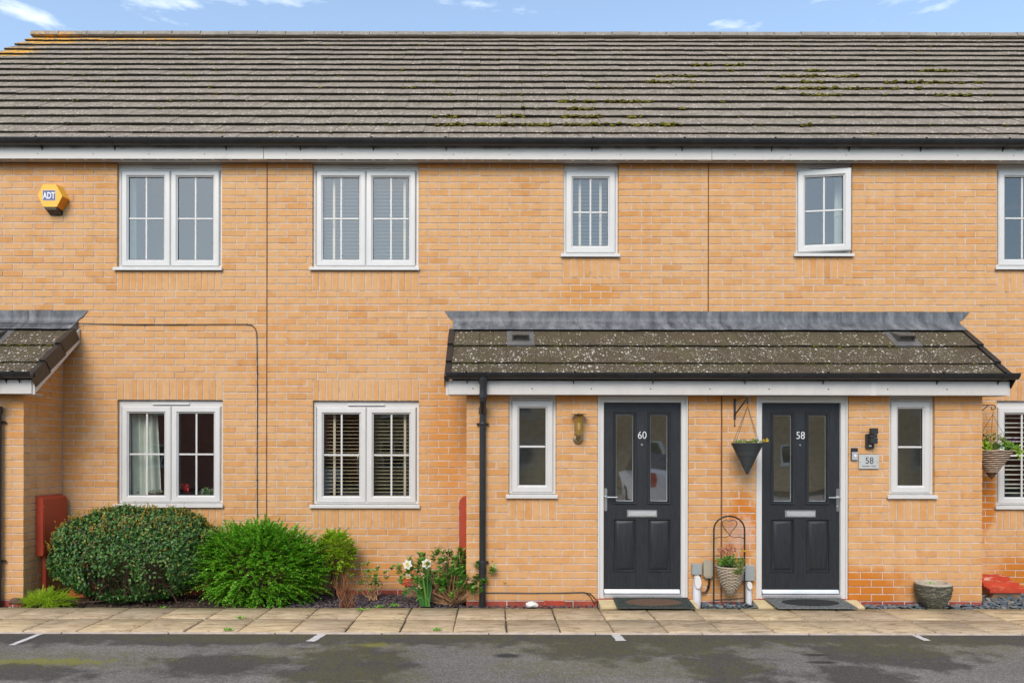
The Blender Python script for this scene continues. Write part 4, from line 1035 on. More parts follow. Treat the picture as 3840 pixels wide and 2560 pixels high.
# ------------------------------------------------------------------ steps and mats
for k, (xa, xb, lab) in enumerate(((WX(2255, -.9), WX(2625, -.9), 'low buff step slab under the mat with the brown oval'), (WX(2850, -.9), WX(3250, -.9), 'low buff step slab under the grey mat with the black oval'))):
    m = MB(); m.prism([(PY - .024, -.05), (PY - .024, .050), (PB + .012, .014), (PB + .004, .010), (PB + .004, -.05)], 0, xa, xb); o = m.build('door_step', M['step'], smooth=0); tag(o, lab, 'step', 'door steps')
def door_mat_obj(pxs, lab, m1, m2):
    # local frame on the sloping step: back edge on threshold, front edge over paving
    pa, pb = Vector((WX(pxs[0], -.70), -.70, .066)), Vector((WX(pxs[1], -.70), -.70, .066)); pc, pd = Vector((WX(pxs[2], -.985), -.985, .020)), Vector((WX(pxs[3], -.985), -.985, .020))
    t = thing('door_mat', lab, 'door mat', (pa + pb + pc + pd) / 4)
    def Q(u, v, h=0): return pa.lerp(pb, u).lerp(pc.lerp(pd, u), v) + Vector((0, 0, h))
    m = MB(); m.add([Q(0, 0), Q(1, 0), Q(1, 1), Q(0, 1), Q(.01, .02, .009), Q(.99, .02, .009), Q(.99, .98, .009), Q(.01, .98, .009)], [(4, 5, 6, 7), (0, 1, 5, 4), (1, 2, 6, 5), (2, 3, 7, 6), (3, 0, 4, 7)])
    m.build('mat_border', m1, t, smooth=0)
    m = MB(); N = 40
    el_ = [(.5 + .36 * math.cos(2 * math.pi * k / N), .5 + .33 * math.sin(2 * math.pi * k / N)) for k in range(N)]
    m.add([Q(u, v, .011) for u, v in el_] + [Q(u, v, .006) for u, v in el_], [tuple(range(N))] + [(k, (k + 1) % N, N + (k + 1) % N, N + k) for k in range(N)])
    m.build('mat_pile', m2, t, smooth=0)
    m = MB(); r = random.Random(3)
    for k in range(46):
        a = 2 * math.pi * k / 46; u, v = .5 + .425 * math.cos(a), .5 + .43 * math.sin(a); 
        if not (.02 < u < .98): continue
        for q in range(3):
            b = a + q * 2.1 + r.uniform(-.5, .5); du, dv = .012 * math.cos(b), .035 * math.sin(b)
            m.tube([Q(u - du, v - dv, .010), Q(u + dv * .3, v + du * 2, .013), Q(u + du, v + dv, .010)], .0025, 4)
    for (u, v) in ((.07, .12), (.93, .12), (.07, .88), (.93, .88)):
        for q in range(7):
            a = q * .9; m.tube([Q(u, v, .012), Q(u + .03 * math.cos(a), v + .08 * math.sin(a), .012)], .003, 4)
    m.build('mat_scrollwork', m1, t, smooth=0)
    return t
door_mat_obj((2299, 2581, 2316, 2612), 'dark rubber door mat with a brown oval at the door numbered 60', M['rubber'], M['coir'])
door_mat_obj((2865, 3155, 2920, 3222), 'grey rubber door mat with a black oval at the door numbered 58', M['grey_rubber'], M['black_pile'])

# ------------------------------------------------------------------ small things on the walls
def meter_box(x, sgn, label):
    """gas meter box on a porch side wall; sgn=+1 projects to +X"""
    t = thing('meter_box', label, 'meter box', (x + sgn * .035, -.27, .45), 'red gas meter boxes')
    y0, y1, z0, z1, w = -.485, -.065, WZ(2086, -.48), WZ(1868, -.48), .075
    m = MB(); X0 = x + sgn * .0015
    m.prism([(X0, z0), (X0 + sgn * w, z0), (X0 + sgn * w, z1 - .022), (X0 + sgn * (w - .012), z1 - .004), (X0, z1 + .018)], 1, y0, y1); m.build('meter_case', M['red_metal'], t, smooth=0)
    m = MB(); XX = X0 + sgn * w; m.box(min(XX + sgn * .0005, XX + sgn * .006), max(XX + sgn * .0005, XX + sgn * .006), y0 + .008, y1 - .02, z0 + .02, z1 - .035, .002); m.build('meter_door', M['red_metal'], t)
    m = MB()
    for z in (z0 + .09, z1 - .10): m.box(min(XX, XX + sgn * .010), max(XX, XX + sgn * .010), y0 + .004, y0 + .016, z - .018, z + .018, .002)
    m.box(min(XX, XX + sgn * .012), max(XX, XX + sgn * .012), y1 - .034, y1 - .02, (z0 + z1) / 2 - .02, (z0 + z1) / 2 + .02, .002); m.build('hinge', M['red_metal'], t)
    m = MB(); m.tube([(x + sgn * .042, y0 + .085, z0 + .005), (x + sgn * .042, y0 + .085, -.04)], .026, 12); m.build('gas_pipe', M['red_metal'], t)
meter_box(lp_x1, 1, 'red metal gas meter box on the side wall of the left porch, behind the hedge')
meter_box(porch_x[0], -1, 'red gas meter box seen edge-on beside the downpipe of the long porch')

# alarm
def PXf(u, v, y): return P(100 + u / 8.71, 660 + v / 8.71, D + y)
al = thing('alarm_box', 'yellow hexagonal burglar alarm box high on the left house wall', 'alarm', tuple(PXf(800, 700, 0)))
fh = [(345, 650), (520, 298), (940, 298), (1152, 680), (968, 1032), (532, 1032)]
ya = -.115
F_ = [PXf(u, v, ya) for u, v in fh]; cen = sum(F_, Vector()) / 6
B_ = [Vector((cen.x + (p.x - cen.x) * 1.09, -.003, cen.z + (p.z - cen.z) * 1.09)) for p in F_]
m = MB(); m.add([tuple(p) for p in F_] + [tuple(p) for p in B_], [(0, 1, 2, 3, 4, 5), (1, 2, 8, 7), (0, 1, 7, 6), (5, 0, 6, 11), (2, 3, 9, 8)])
m.build('case', M['alarm'], al, smooth=0)
m = MB(); n = 9
for i in range(n):
    for (s0, s1, o_) in ((i / n, (i + .55) / n, 0), ((i + .55) / n, (i + 1) / n, .006)):
        a, b = F_[3].lerp(F_[4], s0), F_[3].lerp(F_[4], s1); c, d = B_[3].lerp(B_[4], s1), B_[3].lerp(B_[4], s0); nn = Vector((-.86, 0, .5)) * o_
        m.add([tuple(q + nn) for q in (a, b, c, d)], [(0, 1, 2, 3)])
m.build('louvre', M['alarm_side'], al, smooth=0)
lowl, lowr = B_[5] + Vector((.018, 0, -.05)), B_[4] + Vector((-.012, 0, -.05))
m = MB(); q = [F_[5], F_[4], B_[4], lowr, lowl, B_[5]]
f2l, f2r = F_[5].lerp(lowl, .55), F_[4].lerp(lowr, .55)
m.add([tuple(p) for p in (F_[5], F_[4], lowr, lowl, B_[4], B_[5])], [(0, 1, 2, 3), (1, 4, 2), (0, 3, 5)]); m.build('strobe', M['strobe'], al, smooth=0)
a0, a1 = F_[5].lerp(F_[4], .08), F_[5].lerp(F_[4], .88); m = MB(); b0, b1 = a0.lerp(lowl.lerp(lowr, .1), .32), a1.lerp(lowl.lerp(lowr, .85), .32); nv = Vector((0, -.002, -.001))
m.add([tuple(p + nv) for p in (a0, a1, b1, b0)], [(0, 1, 2, 3)]); m.build('strobe_strip', M['grey_box'], al, smooth=0)
q0, q1 = PXf(505, 830, ya), PXf(928, 488, ya)
m = MB(); m.box(q0.x, q1.x, ya - .0015, ya - .0003, q0.z, q1.z); m.build('logo_border', M['white_print'], al, smooth=0)
m = MB(); m.box(q0.x + .003, q1.x - .003, ya - .0025, ya - .0017, q0.z + .003, q1.z - .003); m.build('logo_plate', M['navy'], al, smooth=0)
me = text_mesh('ADT', .098, ((q0.x + q1.x) / 2 + .001, ya - .0035, PXf(0, 765, ya).z), .0006, M['white_print'], sx=.66, offset=.0022); link('logo_lettering', me, al)

# wall cable
m = MB(); y = -.008
pts = [P(-30, 1214, D - .16)] + [P(px, py, D + yy) for px, py, yy in ((100, 1216, -.13), (250, 1215, -.10), (300, 1215, -.02))] + [P(px, py, D + y) for px, py in ((380, 1217), (460, 1219), (560, 1220), (700, 1219), (830, 1218), (925, 1217), (944, 1221), (956, 1232), (962, 1250), (963, 1300), (965, 1500), (964, 1700), (965, 1950), (966, 2180))]
m.tube(pts, .0048, 6); o = m.build('wall_cable', M['black_pvc'])
tag(o, 'thin black cable running along the left house wall and down beside its window', 'cable')
m = MB()
for px, py in ((544, 1220), (697, 1219), (925, 1217), (965, 1400), (965, 1600), (965, 1800)):
    p = P(px, py, D - .008); m.box(p.x - .006, p.x + .006, -.016, -.0005, p.z - .008, p.z + .008, .002)
c = m.build('cable_clip', M['black_pvc'], o)
m = MB(); yy = PY - .010
m.tube([P(px, py, D + yy) for px, py in ((1815, 2221), (1900, 2221), (2000, 2222), (2100, 2221), (2190, 2219), (2215, 2224), (2235, 2245), (2243, 2262))], .005, 6)
m.tube([P(px, py, D + yy) for px, py in ((2195, 2219), (2213, 2232), (2222, 2248), (2232, 2262))], .0045, 6)
tag(m.build('low_cable', M['black_pvc']), 'black cable along the foot of the long porch wall, left of the doors', 'cable')

# wall lamp of 60 (brass, amber cylinder)
lx, ly = WX(2170, PY - .06), PY - .075
wlmp = thing('wall_lamp', 'brass wall lamp with an amber glass tube beside the door numbered 60', 'wall lamp', (lx, PY, WZ(1646, PY)))
zt, zb, zc = WZ(1552, ly), WZ(1628, ly), WZ(1647, PY - .02)
m = MB(); m.lathe([(.0, -.022), (.03, -.022), (.046, -.012), (.050, 0)], (lx, PY - .001, zc), 22, 'y', cap=False); m.lathe([(.004, -.036), (.010, -.034), (.012, -.02)], (lx + .006, PY - .001, zc + .006), 12, 'y'); m.build('back_plate', M['brass'], wlmp)
m = MB(); m.tube([(lx, PY - .01, zc), (lx, ly + .01, zc - .005), (lx, ly, zb - .012)], .010, 8); m.lathe([(.014, -.04), (.022, -.02), (.050, -.004), (.050, .004), (.016, .006), (.014, .05)], (lx, ly, zb), 20); m.build('arm', M['brass'], wlmp)
m = MB(); m.lathe([(.0, .012), (.012, .012), (.012, .004), (.082, .001), (.082, -.002), (.0, -.003)], (lx, ly, zt), 24, cap=False); m.build('top_plate', M['brass'], wlmp)
m = MB(); m.lathe([(.046, 0), (.046, zt - zb - .006)], (lx, ly, zb + .004), 24, cap=False); m.build('lamp_glass', M['amber'], wlmp)
m = MB(); m.lathe([(.0, .0), (.013, .004), (.014, .05), (.010, .075), (.0, .08)], (lx, ly, zb + .04), 12, cap=False); m.build('bulb', M['bulb'], wlmp)
m = MB()
for k in range(4): a = math.pi / 4 + k * math.pi / 2; m.tube([(lx + .0475 * math.cos(a), ly + .0475 * math.sin(a), zb), (lx + .0475 * math.cos(a), ly + .0475 * math.sin(a), zt)], .002, 5)
for z in (zb + (zt - zb) * .88, zb + .004): m.tube([(lx + .0478 * math.cos(2 * math.pi * k / 20), ly + .0478 * math.sin(2 * math.pi * k / 20), z) for k in range(21)], .0018, 5)
m.build('cage', M['brass'], wlmp)

# security light of 58
def Q8(u, v, y=PY): return P(3140 + u / 7.84, 1580 + v / 7.84, D + y)
sl = thing('security_light', 'black security light with a motion sensor right of the door numbered 58', 'wall lamp', tuple(Q8(1000, 560)))
a, b = Q8(850, 775, PY - .03), Q8(1082, 345, PY - .03); m = MB(); m.box(a.x, b.x, PY - .035, PY - .001, a.z, b.z, .006); m.build('base', M['lamp_black'], sl)
a, b = Q8(1000, 345, PY - .09), Q8(1190, 175, PY - .09); m = MB(); m.box(a.x, b.x, PY - .10, PY - .045, a.z, b.z, .003); m.build('lamp_head', M['lamp_black'], sl)
a, b = Q8(990, 458, PY - .09), Q8(1180, 352, PY - .09); m = MB(); m.box(a.x, b.x, PY - .09, PY - .036, a.z, b.z, .002); m.build('lamp_neck', M['lamp_black'], sl)
a, b = Q8(985, 632, PY - .09), Q8(1178, 466, PY - .09); m = MB(); m.box(a.x, b.x, PY - .10, PY - .045, a.z, b.z, .003); m.build('lamp_head', M['lamp_black'], sl)
c_ = Q8(990, 690, PY - .05); m = MB(); m.lathe([(.0, -.02), (.008, -.017), (.013, -.006), (.014, .012)], (c_.x, PY - .036, c_.z), 14, 'y', cap=False); m.build('motion_sensor', M['white_print'], sl)
db = thing('doorbell', 'silver video doorbell with a black top, left of the number plate', 'doorbell', tuple(Q8(510, 930)))
a, b = Q8(415, 1115, PY - .02), Q8(605, 755, PY - .02); m = MB(); m.box(a.x, b.x, PY - .024, PY - .001, a.z, b.z, .004); m.build('bell_body', M['lamp_black'], db)
a, b = Q8(428, 1110, PY - .026), Q8(604, 875, PY - .026); m = MB(); m.box(a.x, b.x, PY - .028, PY - .0245, a.z, b.z, .001); m.build('bell_face', M['alu'], db)
c_ = Q8(530, 985, PY - .03); m = MB(); m.lathe([(.0, -.003), (.008, -.003), (.0095, -.005), (.0115, -.005), (.012, 0)], (c_.x, PY - .0285, c_.z), 18, 'y', cap=False); m.build('bell_button', M['white_print'], db)
sp = thing('number_plate_sign', 'silver house sign reading 58 over a smaller line of lettering', 'house sign', tuple(Q8(930, 1160)))
a, b = Q8(635, 1365, PY - .015), Q8(1222, 950, PY - .015); m = MB(); m.box(a.x, b.x, PY - .018, PY - .012, a.z, b.z, .001); m.build('sign_plate', M['acrylic'], sp)
m = MB(); m.box(a.x + .01, a.x + .02, PY - .012, PY - .001, (a.z + b.z) / 2 - .01, (a.z + b.z) / 2); m.box(b.x - .02, b.x - .01, PY - .012, PY - .001, (a.z + b.z) / 2 - .01, (a.z + b.z) / 2); m.build('standoff', M['steel'], sp)
link('sign_number', text_mesh('58', .094, (Q8(945, 0, PY - .02).x, PY - .0195, Q8(0, 1215, PY - .02).z), .0006, M['ink'], sx=.95, offset=-.0006), sp)
link('sign_lettering', text_mesh('Heather Way', .026, (Q8(930, 0, PY - .02).x, PY - .0192, Q8(0, 1310, PY - .02).z), .0004, M['ink_grey'], shear=.3), sp)
m = MB()
for u in (665, 1180): c_ = Q8(u, 1178, PY - .02); m.lathe([(.0, -.003), (.004, -.003), (.005, 0)], (c_.x, PY - .018, c_.z), 10, 'y', cap=False)
m.build('sign_screw', M['brass'], sp)

# utility boxes between the doors
def U(u, v, y=PY): return P(2560 + u / 3.92, 1900 + v / 3.92, D + y)
def ubox(name, label, cat, u0, v0, u1, v1, dep, mat, lid=True):
    a, b = U(u0, v1, PY - dep), U(u1, v0, PY - dep); t = thing(name, label, cat, (a.x, PY, a.z)); m = MB(); m.box(a.x, b.x, PY - dep, PY - .001, a.z, b.z, .005); m.build('box_body', mat, t)
    if lid: m = MB(); m.box(a.x + .004, b.x - .004, PY - dep - .004, PY - dep - .0003, a.z + .004, b.z - .004, .001); m.build('box_lid', mat, t)
    return t
ubox('junction_box', 'small square grey cable box above a pale pipe, by the frame of door 60', 'junction box', 145, 832, 287, 992, .05, M['grey_box'])
ubox('junction_box', 'larger grey cable box partly behind the arch, by the frame of door 58', 'junction box', 862, 862, 1068, 1080, .06, M['grey_box'])
def hood(name, label, u0, v0, u1, v1, tu, tv):
    t = thing(name, label, 'cable duct', (U(u0, v1).x, PY, 0)); y = PY - .04
    c = (U((u0 + u1) / 2, v1, y)); r = (U(u1, v1, y).x - U(u0, v1, y).x) / 2
    m = MB(); m.tube([(c.x, y, -.04), (c.x, y, U(0, v1 - 10, y).z), (c.x, y + .012, U(0, (tv + v1) / 2, y).z), (c.x + (U(tu, 0, y).x - U((u0 + u1) / 2, 0, y).x), y + .015, U(0, tv, y).z)], [r * .82, r, r * .9, r * .62], 14); m.build('duct', M['conduit'], t)
    m = MB(); a, b = U(u0 + 30, 1180 + (v1 - 1300) * .5, y - r), U(u1 - 6, tv, y - r); zc = (a.z + b.z) / 2
    N = 14; q = [(c.x + r * .78 * math.cos(2 * math.pi * k / N), y - r * .96 - .001 + .012 * (math.sin(2 * math.pi * k / N)), zc + (b.z - a.z) * .5 * math.sin(2 * math.pi * k / N)) for k in range(N)]
    m.add(q + [(x, yy_ + .02, z) for x, yy_, z in q], [tuple(range(N))] + [(k, (k + 1) % N, N + (k + 1) % N, N + k) for k in range(N)]); m.build('duct_face', M['pvc'], t)
hood('cable_duct', 'pale round cable duct below the square grey box, by door 60', 152, 1160, 275, 1330, 215, 1000)
hood('cable_duct', 'pale round cable duct below the larger grey box, by door 58', 925, 1160, 1022, 1340, 965, 1090)
t = thing('telecom_box', 'beige round-topped socket box with black cables, left of the black arch', 'socket box', tuple(U(380, 900)))
a, b = U(312, 1015, PY - .05), U(452, 778, PY - .05); rr = (b.x - a.x) / 2; cx_ = (a.x + b.x) / 2
poly = [(a.x, a.z), (b.x, a.z)] + [(cx_ + rr * math.cos(math.pi * k / 10), b.z - rr * .62 + rr * .62 * math.sin(math.pi * k / 10)) for k in range(11)]
m = MB(); m.prism(poly, 1, PY - .05, PY - .001); m.build('socket_case', M['beige_box'], t, smooth=40)
m = MB(); m.box(U(330, 0, PY - .04).x, U(435, 0, PY - .04).x, PY - .045, PY - .003, U(0, 1042, PY - .04).z, a.z - .0005, .004); m.build('cable_gland', M['beige_box'], t)
m = MB()
for du in (0, 14): m.tube([U(385 + du, 1040, PY - .03), U(388 + du, 1120, PY - .03), U(375 + du, 1190, PY - .03), U(330 + du, 1245 + du, PY - .03), U(282, 1240 + du * 2, PY - .03)], .005, 6)
m.tube([U(375, 1150, PY - .035), U(372, 1180, PY - .03)], .009, 6); m.build('cable', M['black_pvc'], t)

# ------------------------------------------------------------------ foliage tools
def leaf_mesh(name, P_, Dir, Nrm, L, Wd, mat, fold=.25, curl=.12):
    """P_ base (N,3), Dir unit along leaf, Nrm approx normal; six-vertex leaves folded on the midrib"""
    P_, Dir, Nrm = map(lambda a: np.asarray(a, float), (P_, Dir, Nrm)); n = len(P_)
    L = np.broadcast_to(np.asarray(L, float), n)[:, None]; Wd = np.broadcast_to(np.asarray(Wd, float), n)[:, None]
    Dir = Dir / np.linalg.norm(Dir, axis=1, keepdims=True)
    S = np.cross(Dir, Nrm); S /= np.maximum(np.linalg.norm(S, axis=1, keepdims=True), 1e-6); Nn = np.cross(S, Dir)
    a = P_; b1 = P_ + Dir * L * .35 + S * Wd * .5 + Nn * Wd * fold; b2 = P_ + Dir * L * .35 - S * Wd * .5 + Nn * Wd * fold
    c1 = P_ + Dir * L * .72 + S * Wd * .36 + Nn * (Wd * fold * .6 - L * curl * .4); c2 = P_ + Dir * L * .72 - S * Wd * .36 + Nn * (Wd * fold * .6 - L * curl * .4)
    t = P_ + Dir * L - Nn * L * curl; md = P_ + Dir * L * .5 - Nn * L * curl * .25
    V = np.stack([a, b1, c1, t, c2, b2, md], 1).reshape(-1, 3)
    F = np.array([(0, 1, 6), (1, 2, 6), (2, 3, 6), (3, 4, 6), (4, 5, 6), (5, 0, 6)])
    F = (F[None] + (np.arange(n) * 7)[:, None, None]).reshape(-1, 3)
    return np_mesh(name, V, F, mat)
def quad_leaves(name, P_, Dir, Nrm, L, Wd, mat):
    P_, Dir, Nrm = map(lambda a: np.asarray(a, float), (P_, Dir, Nrm)); n = len(P_)
    L = np.broadcast_to(np.asarray(L, float), n)[:, None]; Wd = np.broadcast_to(np.asarray(Wd, float), n)[:, None]
    Dir = Dir / np.linalg.norm(Dir, axis=1, keepdims=True); S = np.cross(Dir, Nrm); S /= np.maximum(np.linalg.norm(S, axis=1, keepdims=True), 1e-6); Nn = np.cross(S, Dir)
    V = np.stack([P_, P_ + Dir * L * .5 + S * Wd * .5 + Nn * Wd * .2, P_ + Dir * L, P_ + Dir * L * .5 - S * Wd * .5 + Nn * Wd * .2], 1).reshape(-1, 3)
    F = (np.array([(0, 1, 2), (0, 2, 3)])[None] + (np.arange(n) * 4)[:, None, None]).reshape(-1, 3)
    return np_mesh(name, V, F, mat)
nr = np.random.default_rng(4)
def stems_mesh(paths, rad, mat, name, parent, n=5):
    m = MB()
    for p, r in zip(paths, rad): m.tube(p, [r * (1 - .6 * i / max(1, len(p) - 1)) for i in range(len(p))], n, cap=False)
    return m.build(name, mat, parent, smooth=60)

# clipped hedge
hx, hy, hz = -3.77, -.44, .47; ha, hb, hc = .855, .40, .475
hg = thing('clipped_hedge', 'large rounded dark green hedge with orange tips under the left house window', 'hedge', (hx, hy, -.03))
def sup(n, seed, e=.62):
    g = np.random.default_rng(seed); d = g.normal(size=(n, 3)); d /= np.linalg.norm(d, axis=1, keepdims=True); 
    r = (np.abs(d[:, 0] ) ** 2.6 + np.abs(d[:, 1]) ** 2.6 + np.abs(d[:, 2]) ** 2.6) ** (-1 / 2.6)
    return d, r
d, r = sup(20000, 2)
bump = np.array([noise.noise((x * 2.3, y * 2.3, z * 2.3)) * .10 + noise.noise((x * 6, y * 6, z * 6)) * .06 for x, y, z in d])
dep = np.abs(nr.normal(size=len(d))) * .05 
rr_ = r * (1 + bump - np.minimum(dep, .35))
PT = np.stack([hx + d[:, 0] * rr_ * ha, hy + d[:, 1] * rr_ * hb, hz + d[:, 2] * rr_ * hc], 1)
# taper the underside left/right and keep off wall/ground
PT[:, 0] = hx + (PT[:, 0] - hx) * np.where(PT[:, 2] < hz, 1 - .22 * ((hz - PT[:, 2]) / hc) ** 2, 1)
keep = (PT[:, 1] < -.03) & (PT[:, 2] > -.02)
hole = np.array([noise.noise((x * 5, z * 5, 1.5)) for x, y, z in PT])
inh = (np.abs(PT[:, 0] + 3.72) < .42) & (np.abs(PT[:, 2] - .24) < .19) & (PT[:, 1] < -.45) & (hole > -.10)
keep &= ~(inh & (nr.random(len(PT)) < .93)); PT = PT[keep]; dd = d[keep]
Nn = dd * np.array([1 / ha, 1 / hb, 1 / hc]); Nn /= np.linalg.norm(Nn, axis=1, keepdims=True)
Nn = Nn + nr.normal(size=Nn.shape) * .55 + np.array([0, 0, .25]); DIR = nr.normal(size=Nn.shape) + np.array([0, 0, .15]); DIR -= Nn * (DIR * Nn).sum(1, keepdims=True) / (Nn * Nn).sum(1, keepdims=True) * .8
L = nr.uniform(.026, .044, len(PT)); link('foliage', leaf_mesh('foliage', PT, DIR, Nn, L, L * .58, M['hedge_leaf']), hg)
d2 = nr.normal(size=(420, 3)); d2[:, 2] = np.abs(d2[:, 2]) + .2; d2[:, 0] -= .25; d2 /= np.linalg.norm(d2, axis=1, keepdims=True); r2 = (np.abs(d2) ** 2.6).sum(1) ** (-1 / 2.6)
tips_p, tips_d, tips_n, tl = [], [], [], []
for (x, y, z), r in zip(d2, r2):
    if z < .35 and not (x < -.6): continue
    b = np.array([hx + x * r * ha * 1.0, hy + y * r * hb * 1.0, hz + z * r * hc * 1.0])
    if b[1] > -.03: continue
    up = np.array([x * .4, y * .4, 1.0]) + nr.normal(size=3) * .25; up /= np.linalg.norm(up); Ls = nr.uniform(.01, .055) if nr.random() < .88 else nr.uniform(.06, .10)
    for q in range(7):
        a = q * 2.4; o_ = np.array([math.cos(a), math.sin(a), .7]); tips_p.append(b + up * Ls * q / 6); tips_d.append(o_ + up); tips_n.append(up + .3 * o_); tl.append(nr.uniform(.012, .022))
tl = np.array(tl); link('new_growth', leaf_mesh('new_growth', tips_p, tips_d, tips_n, tl, tl * .5, M['hedge_tip']), hg, label='orange and lime shoot tips')
paths, rad = [], []
for i in range(70):
    bx = hx + nr.uniform(-.5, .5); by = hy + nr.uniform(-.15, .2); a = nr.uniform(0, 6.28); p = [Vector((bx, by, -.04))]; v = Vector((math.cos(a) * .5, math.sin(a) * .35 - .1, 1))
    for k in range(5): v += Vector(nr.normal(size=3) * .25); p.append(p[-1] + v.normalized() * .12)
    paths.append(p); rad.append(nr.uniform(.004, .009))
stems_mesh(paths, rad, M['dark_twig'], 'branches', hg)

# bright feathery shrub
def spray_shrub(name, label, cat, cx, cy, cz, ra, rb, rc, n, leafmat, twig, L0, lean, leaf, seed, npl=13, lw=.62, group=None, nb=26):
    g = np.random.default_rng(seed); t = thing(name, label, cat, (cx, cy, -.03), group)
    LP, LD, LN, LL = [], [], [], []; paths, rad = [], []
    for i in range(n):
        d = g.normal(size=3); d[2] = d[2] * .9 + .25; d /= np.linalg.norm(d)
        q = (np.abs(d) ** 2.2).sum() ** (-1 / 2.2) * g.uniform(.62, .93) * (1 + .13 * noise.noise(tuple(d * 3)))
        p = np.array([cx + d[0] * q * ra, cy + d[1] * q * rb, cz + d[2] * q * rc])
        if p[2] < .0: p[2] = g.uniform(0, .08)
        v = d * np.array([1, .8, .55]) + np.array(lean) + g.normal(size=3) * .28; v /= np.linalg.norm(v)
        Ls = L0 * g.uniform(.6, 1.35); path = [Vector(p)]; k = npl; side = np.cross(v, [0, 0, 1.]); side /= np.linalg.norm(side) + 1e-9; upn = np.cross(side, v)
        for j in range(k):
            u = (j + 1) / k; pt = p + v * Ls * u + np.array([0, 0, -.18]) * Ls * u * u
            if pt[1] > -.02: break
            for s in (-1, 1):
                LP.append(pt); LD.append(side * s + v * .8 + g.normal(size=3) * .3); LN.append(upn + g.normal(size=3) * .35); LL.append(leaf * g.uniform(.7, 1.25) * (1.05 - .45 * u))
            if j % 4 == 3: path.append(Vector(pt))
        if len(path) > 1 and i % 3 == 0: paths.append(path); rad.append(.0022)
    LL = np.array(LL); link('foliage', leaf_mesh('foliage', LP, LD, LN, LL, LL * lw, leafmat), t)
    for i in range(nb):
        a = g.uniform(0, 6.28); e = Vector((cx + math.cos(a) * ra * .75, min(-.05, cy + math.sin(a) * rb * .7), cz + rc * g.uniform(-.2, .6))); b = Vector((cx + g.uniform(-.06, .06), cy, -.04)); paths.append([b, b.lerp(e, .4) + Vector((0, 0, .08)), e]); rad.append(.008)
    stems_mesh(paths, rad, twig, 'branches', t); return t
spray_shrub('feathery_shrub', 'bright green feathery shrub just right of the clipped hedge', 'shrub', -2.47, -.47, .33, .66, .36, .42, 2300, M['bright_leaf'], M['dark_twig'], .17, (.10, -.15, .38), .027, 21)
# lime green bush
spray_shrub('lime_bush', 'small yellow-green bush against the wall behind the bright shrub', 'shrub', -1.72, -.24, .45, .19, .15, .24, 420, M['lime_leaf'], M['dark_twig'], .07, (0, 0, .5), .034, 5, npl=5, nb=7)
spray_shrub('low_juniper', 'low yellow-green juniper at the foot of the left porch corner', 'shrub', WX(175, -.8), -.76, .02, .22, .10, .08, 420, M['juniper'], M['juniper'], .12, (.25, -.1, .35), .015, 9, npl=12, lw=.35)
# thin pale shoot plant between
def twiggy(name, label, cx, cy, n, hmin, hmax, spread, stem, leafmat, leafn, lsz, seed, heads=0, tipleaf=True, group=None):
    g = np.random.default_rng(seed); t = thing(name, label, 'shrub', (cx, cy, -.03), group); paths, rad = [], []; LP, LD, LN, LL = [], [], [], []; ends = []
    for i in range(n):
        a = g.uniform(0, 6.28); sp_ = g.uniform(.1, 1) * spread; h = g.uniform(hmin, hmax); b = Vector((cx + g.normal() * .04, cy + g.normal() * .03, -.03)); e = Vector((cx + math.cos(a) * sp_, min(-.05, cy + math.sin(a) * sp_ * .55), h * (1 - .25 * (sp_ / spread) ** 2)))
        mid = b.lerp(e, .5) + Vector((math.cos(a) * sp_ * .12, 0, -.02 + g.normal() * .02)); p = [b, b.lerp(mid, .5) + Vector(g.normal(size=3) * .008), mid, mid.lerp(e, .55) + Vector(g.normal(size=3) * .010), e]
        paths.append(p); rad.append(g.uniform(.0038, .0062)); ends.append(e)
        if g.random() < .5:
            q = mid + Vector((g.normal() * .07, g.normal() * .05, g.uniform(.05, .14))); paths.append([mid, mid.lerp(q, .6) + Vector((0, 0, .01)), q]); rad.append(.0036); ends.append(q)
    for e in ends:
        if leafn and g.random() < .85:
            for q in range(leafn):
                a = q * 2.4 + g.uniform(0, 1); o_ = np.array([math.cos(a), math.sin(a), g.uniform(.2, 1.1)]); LP.append(np.array(e) - np.array([0, 0, .006 * q])); LD.append(o_); LN.append(np.array([0, 0, 1.]) - .4 * o_ + g.normal(size=3) * .2); LL.append(lsz * g.uniform(.6, 1.2))
        if leafn and g.random() < .25:
            e2 = e * .6 + Vector((cx, cy, 0)) * .4
            for q in range(3):
                a = q * 2.1 + g.uniform(0, 2); LP.append(np.array(e2)); LD.append([math.cos(a), math.sin(a), .4]); LN.append([0, 0, 1.]); LL.append(lsz * .7)
    stems_mesh(paths, rad, stem, 'stems', t)
    if LP: LL = np.array(LL); link('leaves', leaf_mesh('leaves', LP, LD, LN, LL, LL * .72, leafmat), t)
    es = sorted(ends, key=lambda e: -e.z); 
    for k in range(heads):
        c = ends[int(g.integers(len(ends)))] if k > 1 else es[3 + k * 5]; HP, HD, HN = [], [], []
        for q in range(34):
            dv = g.normal(size=3); dv[2] = abs(dv[2]); dv /= np.linalg.norm(dv); HP.append(np.array(c) + dv * .036 + np.array([0, 0, .012])); HD.append(dv + g.normal(size=3) * .8); HN.append(dv)
        link('dried_flower_head', leaf_mesh('dried_flower_head', HP, HD, HN, .016, .013, M['dried'], curl=.4), t)
    return t
twiggy('cut_back_shrub', 'reddish-brown bare stems of a cut-back shrub at the paving edge', WX(1298, -.75), -.72, 26, .10, .34, .16, M['red_twig'], M['lime_leaf'], 0, .02, 31)
twiggy('hydrangea', 'small sparse hydrangea with a few green leaf tips against the wall below the middle window', WX(1400, -.35), -.33, 19, .10, .40, .25, M['twig'], M['hyd_leaf'], 5, .045, 33, group='hydrangeas in the bed')
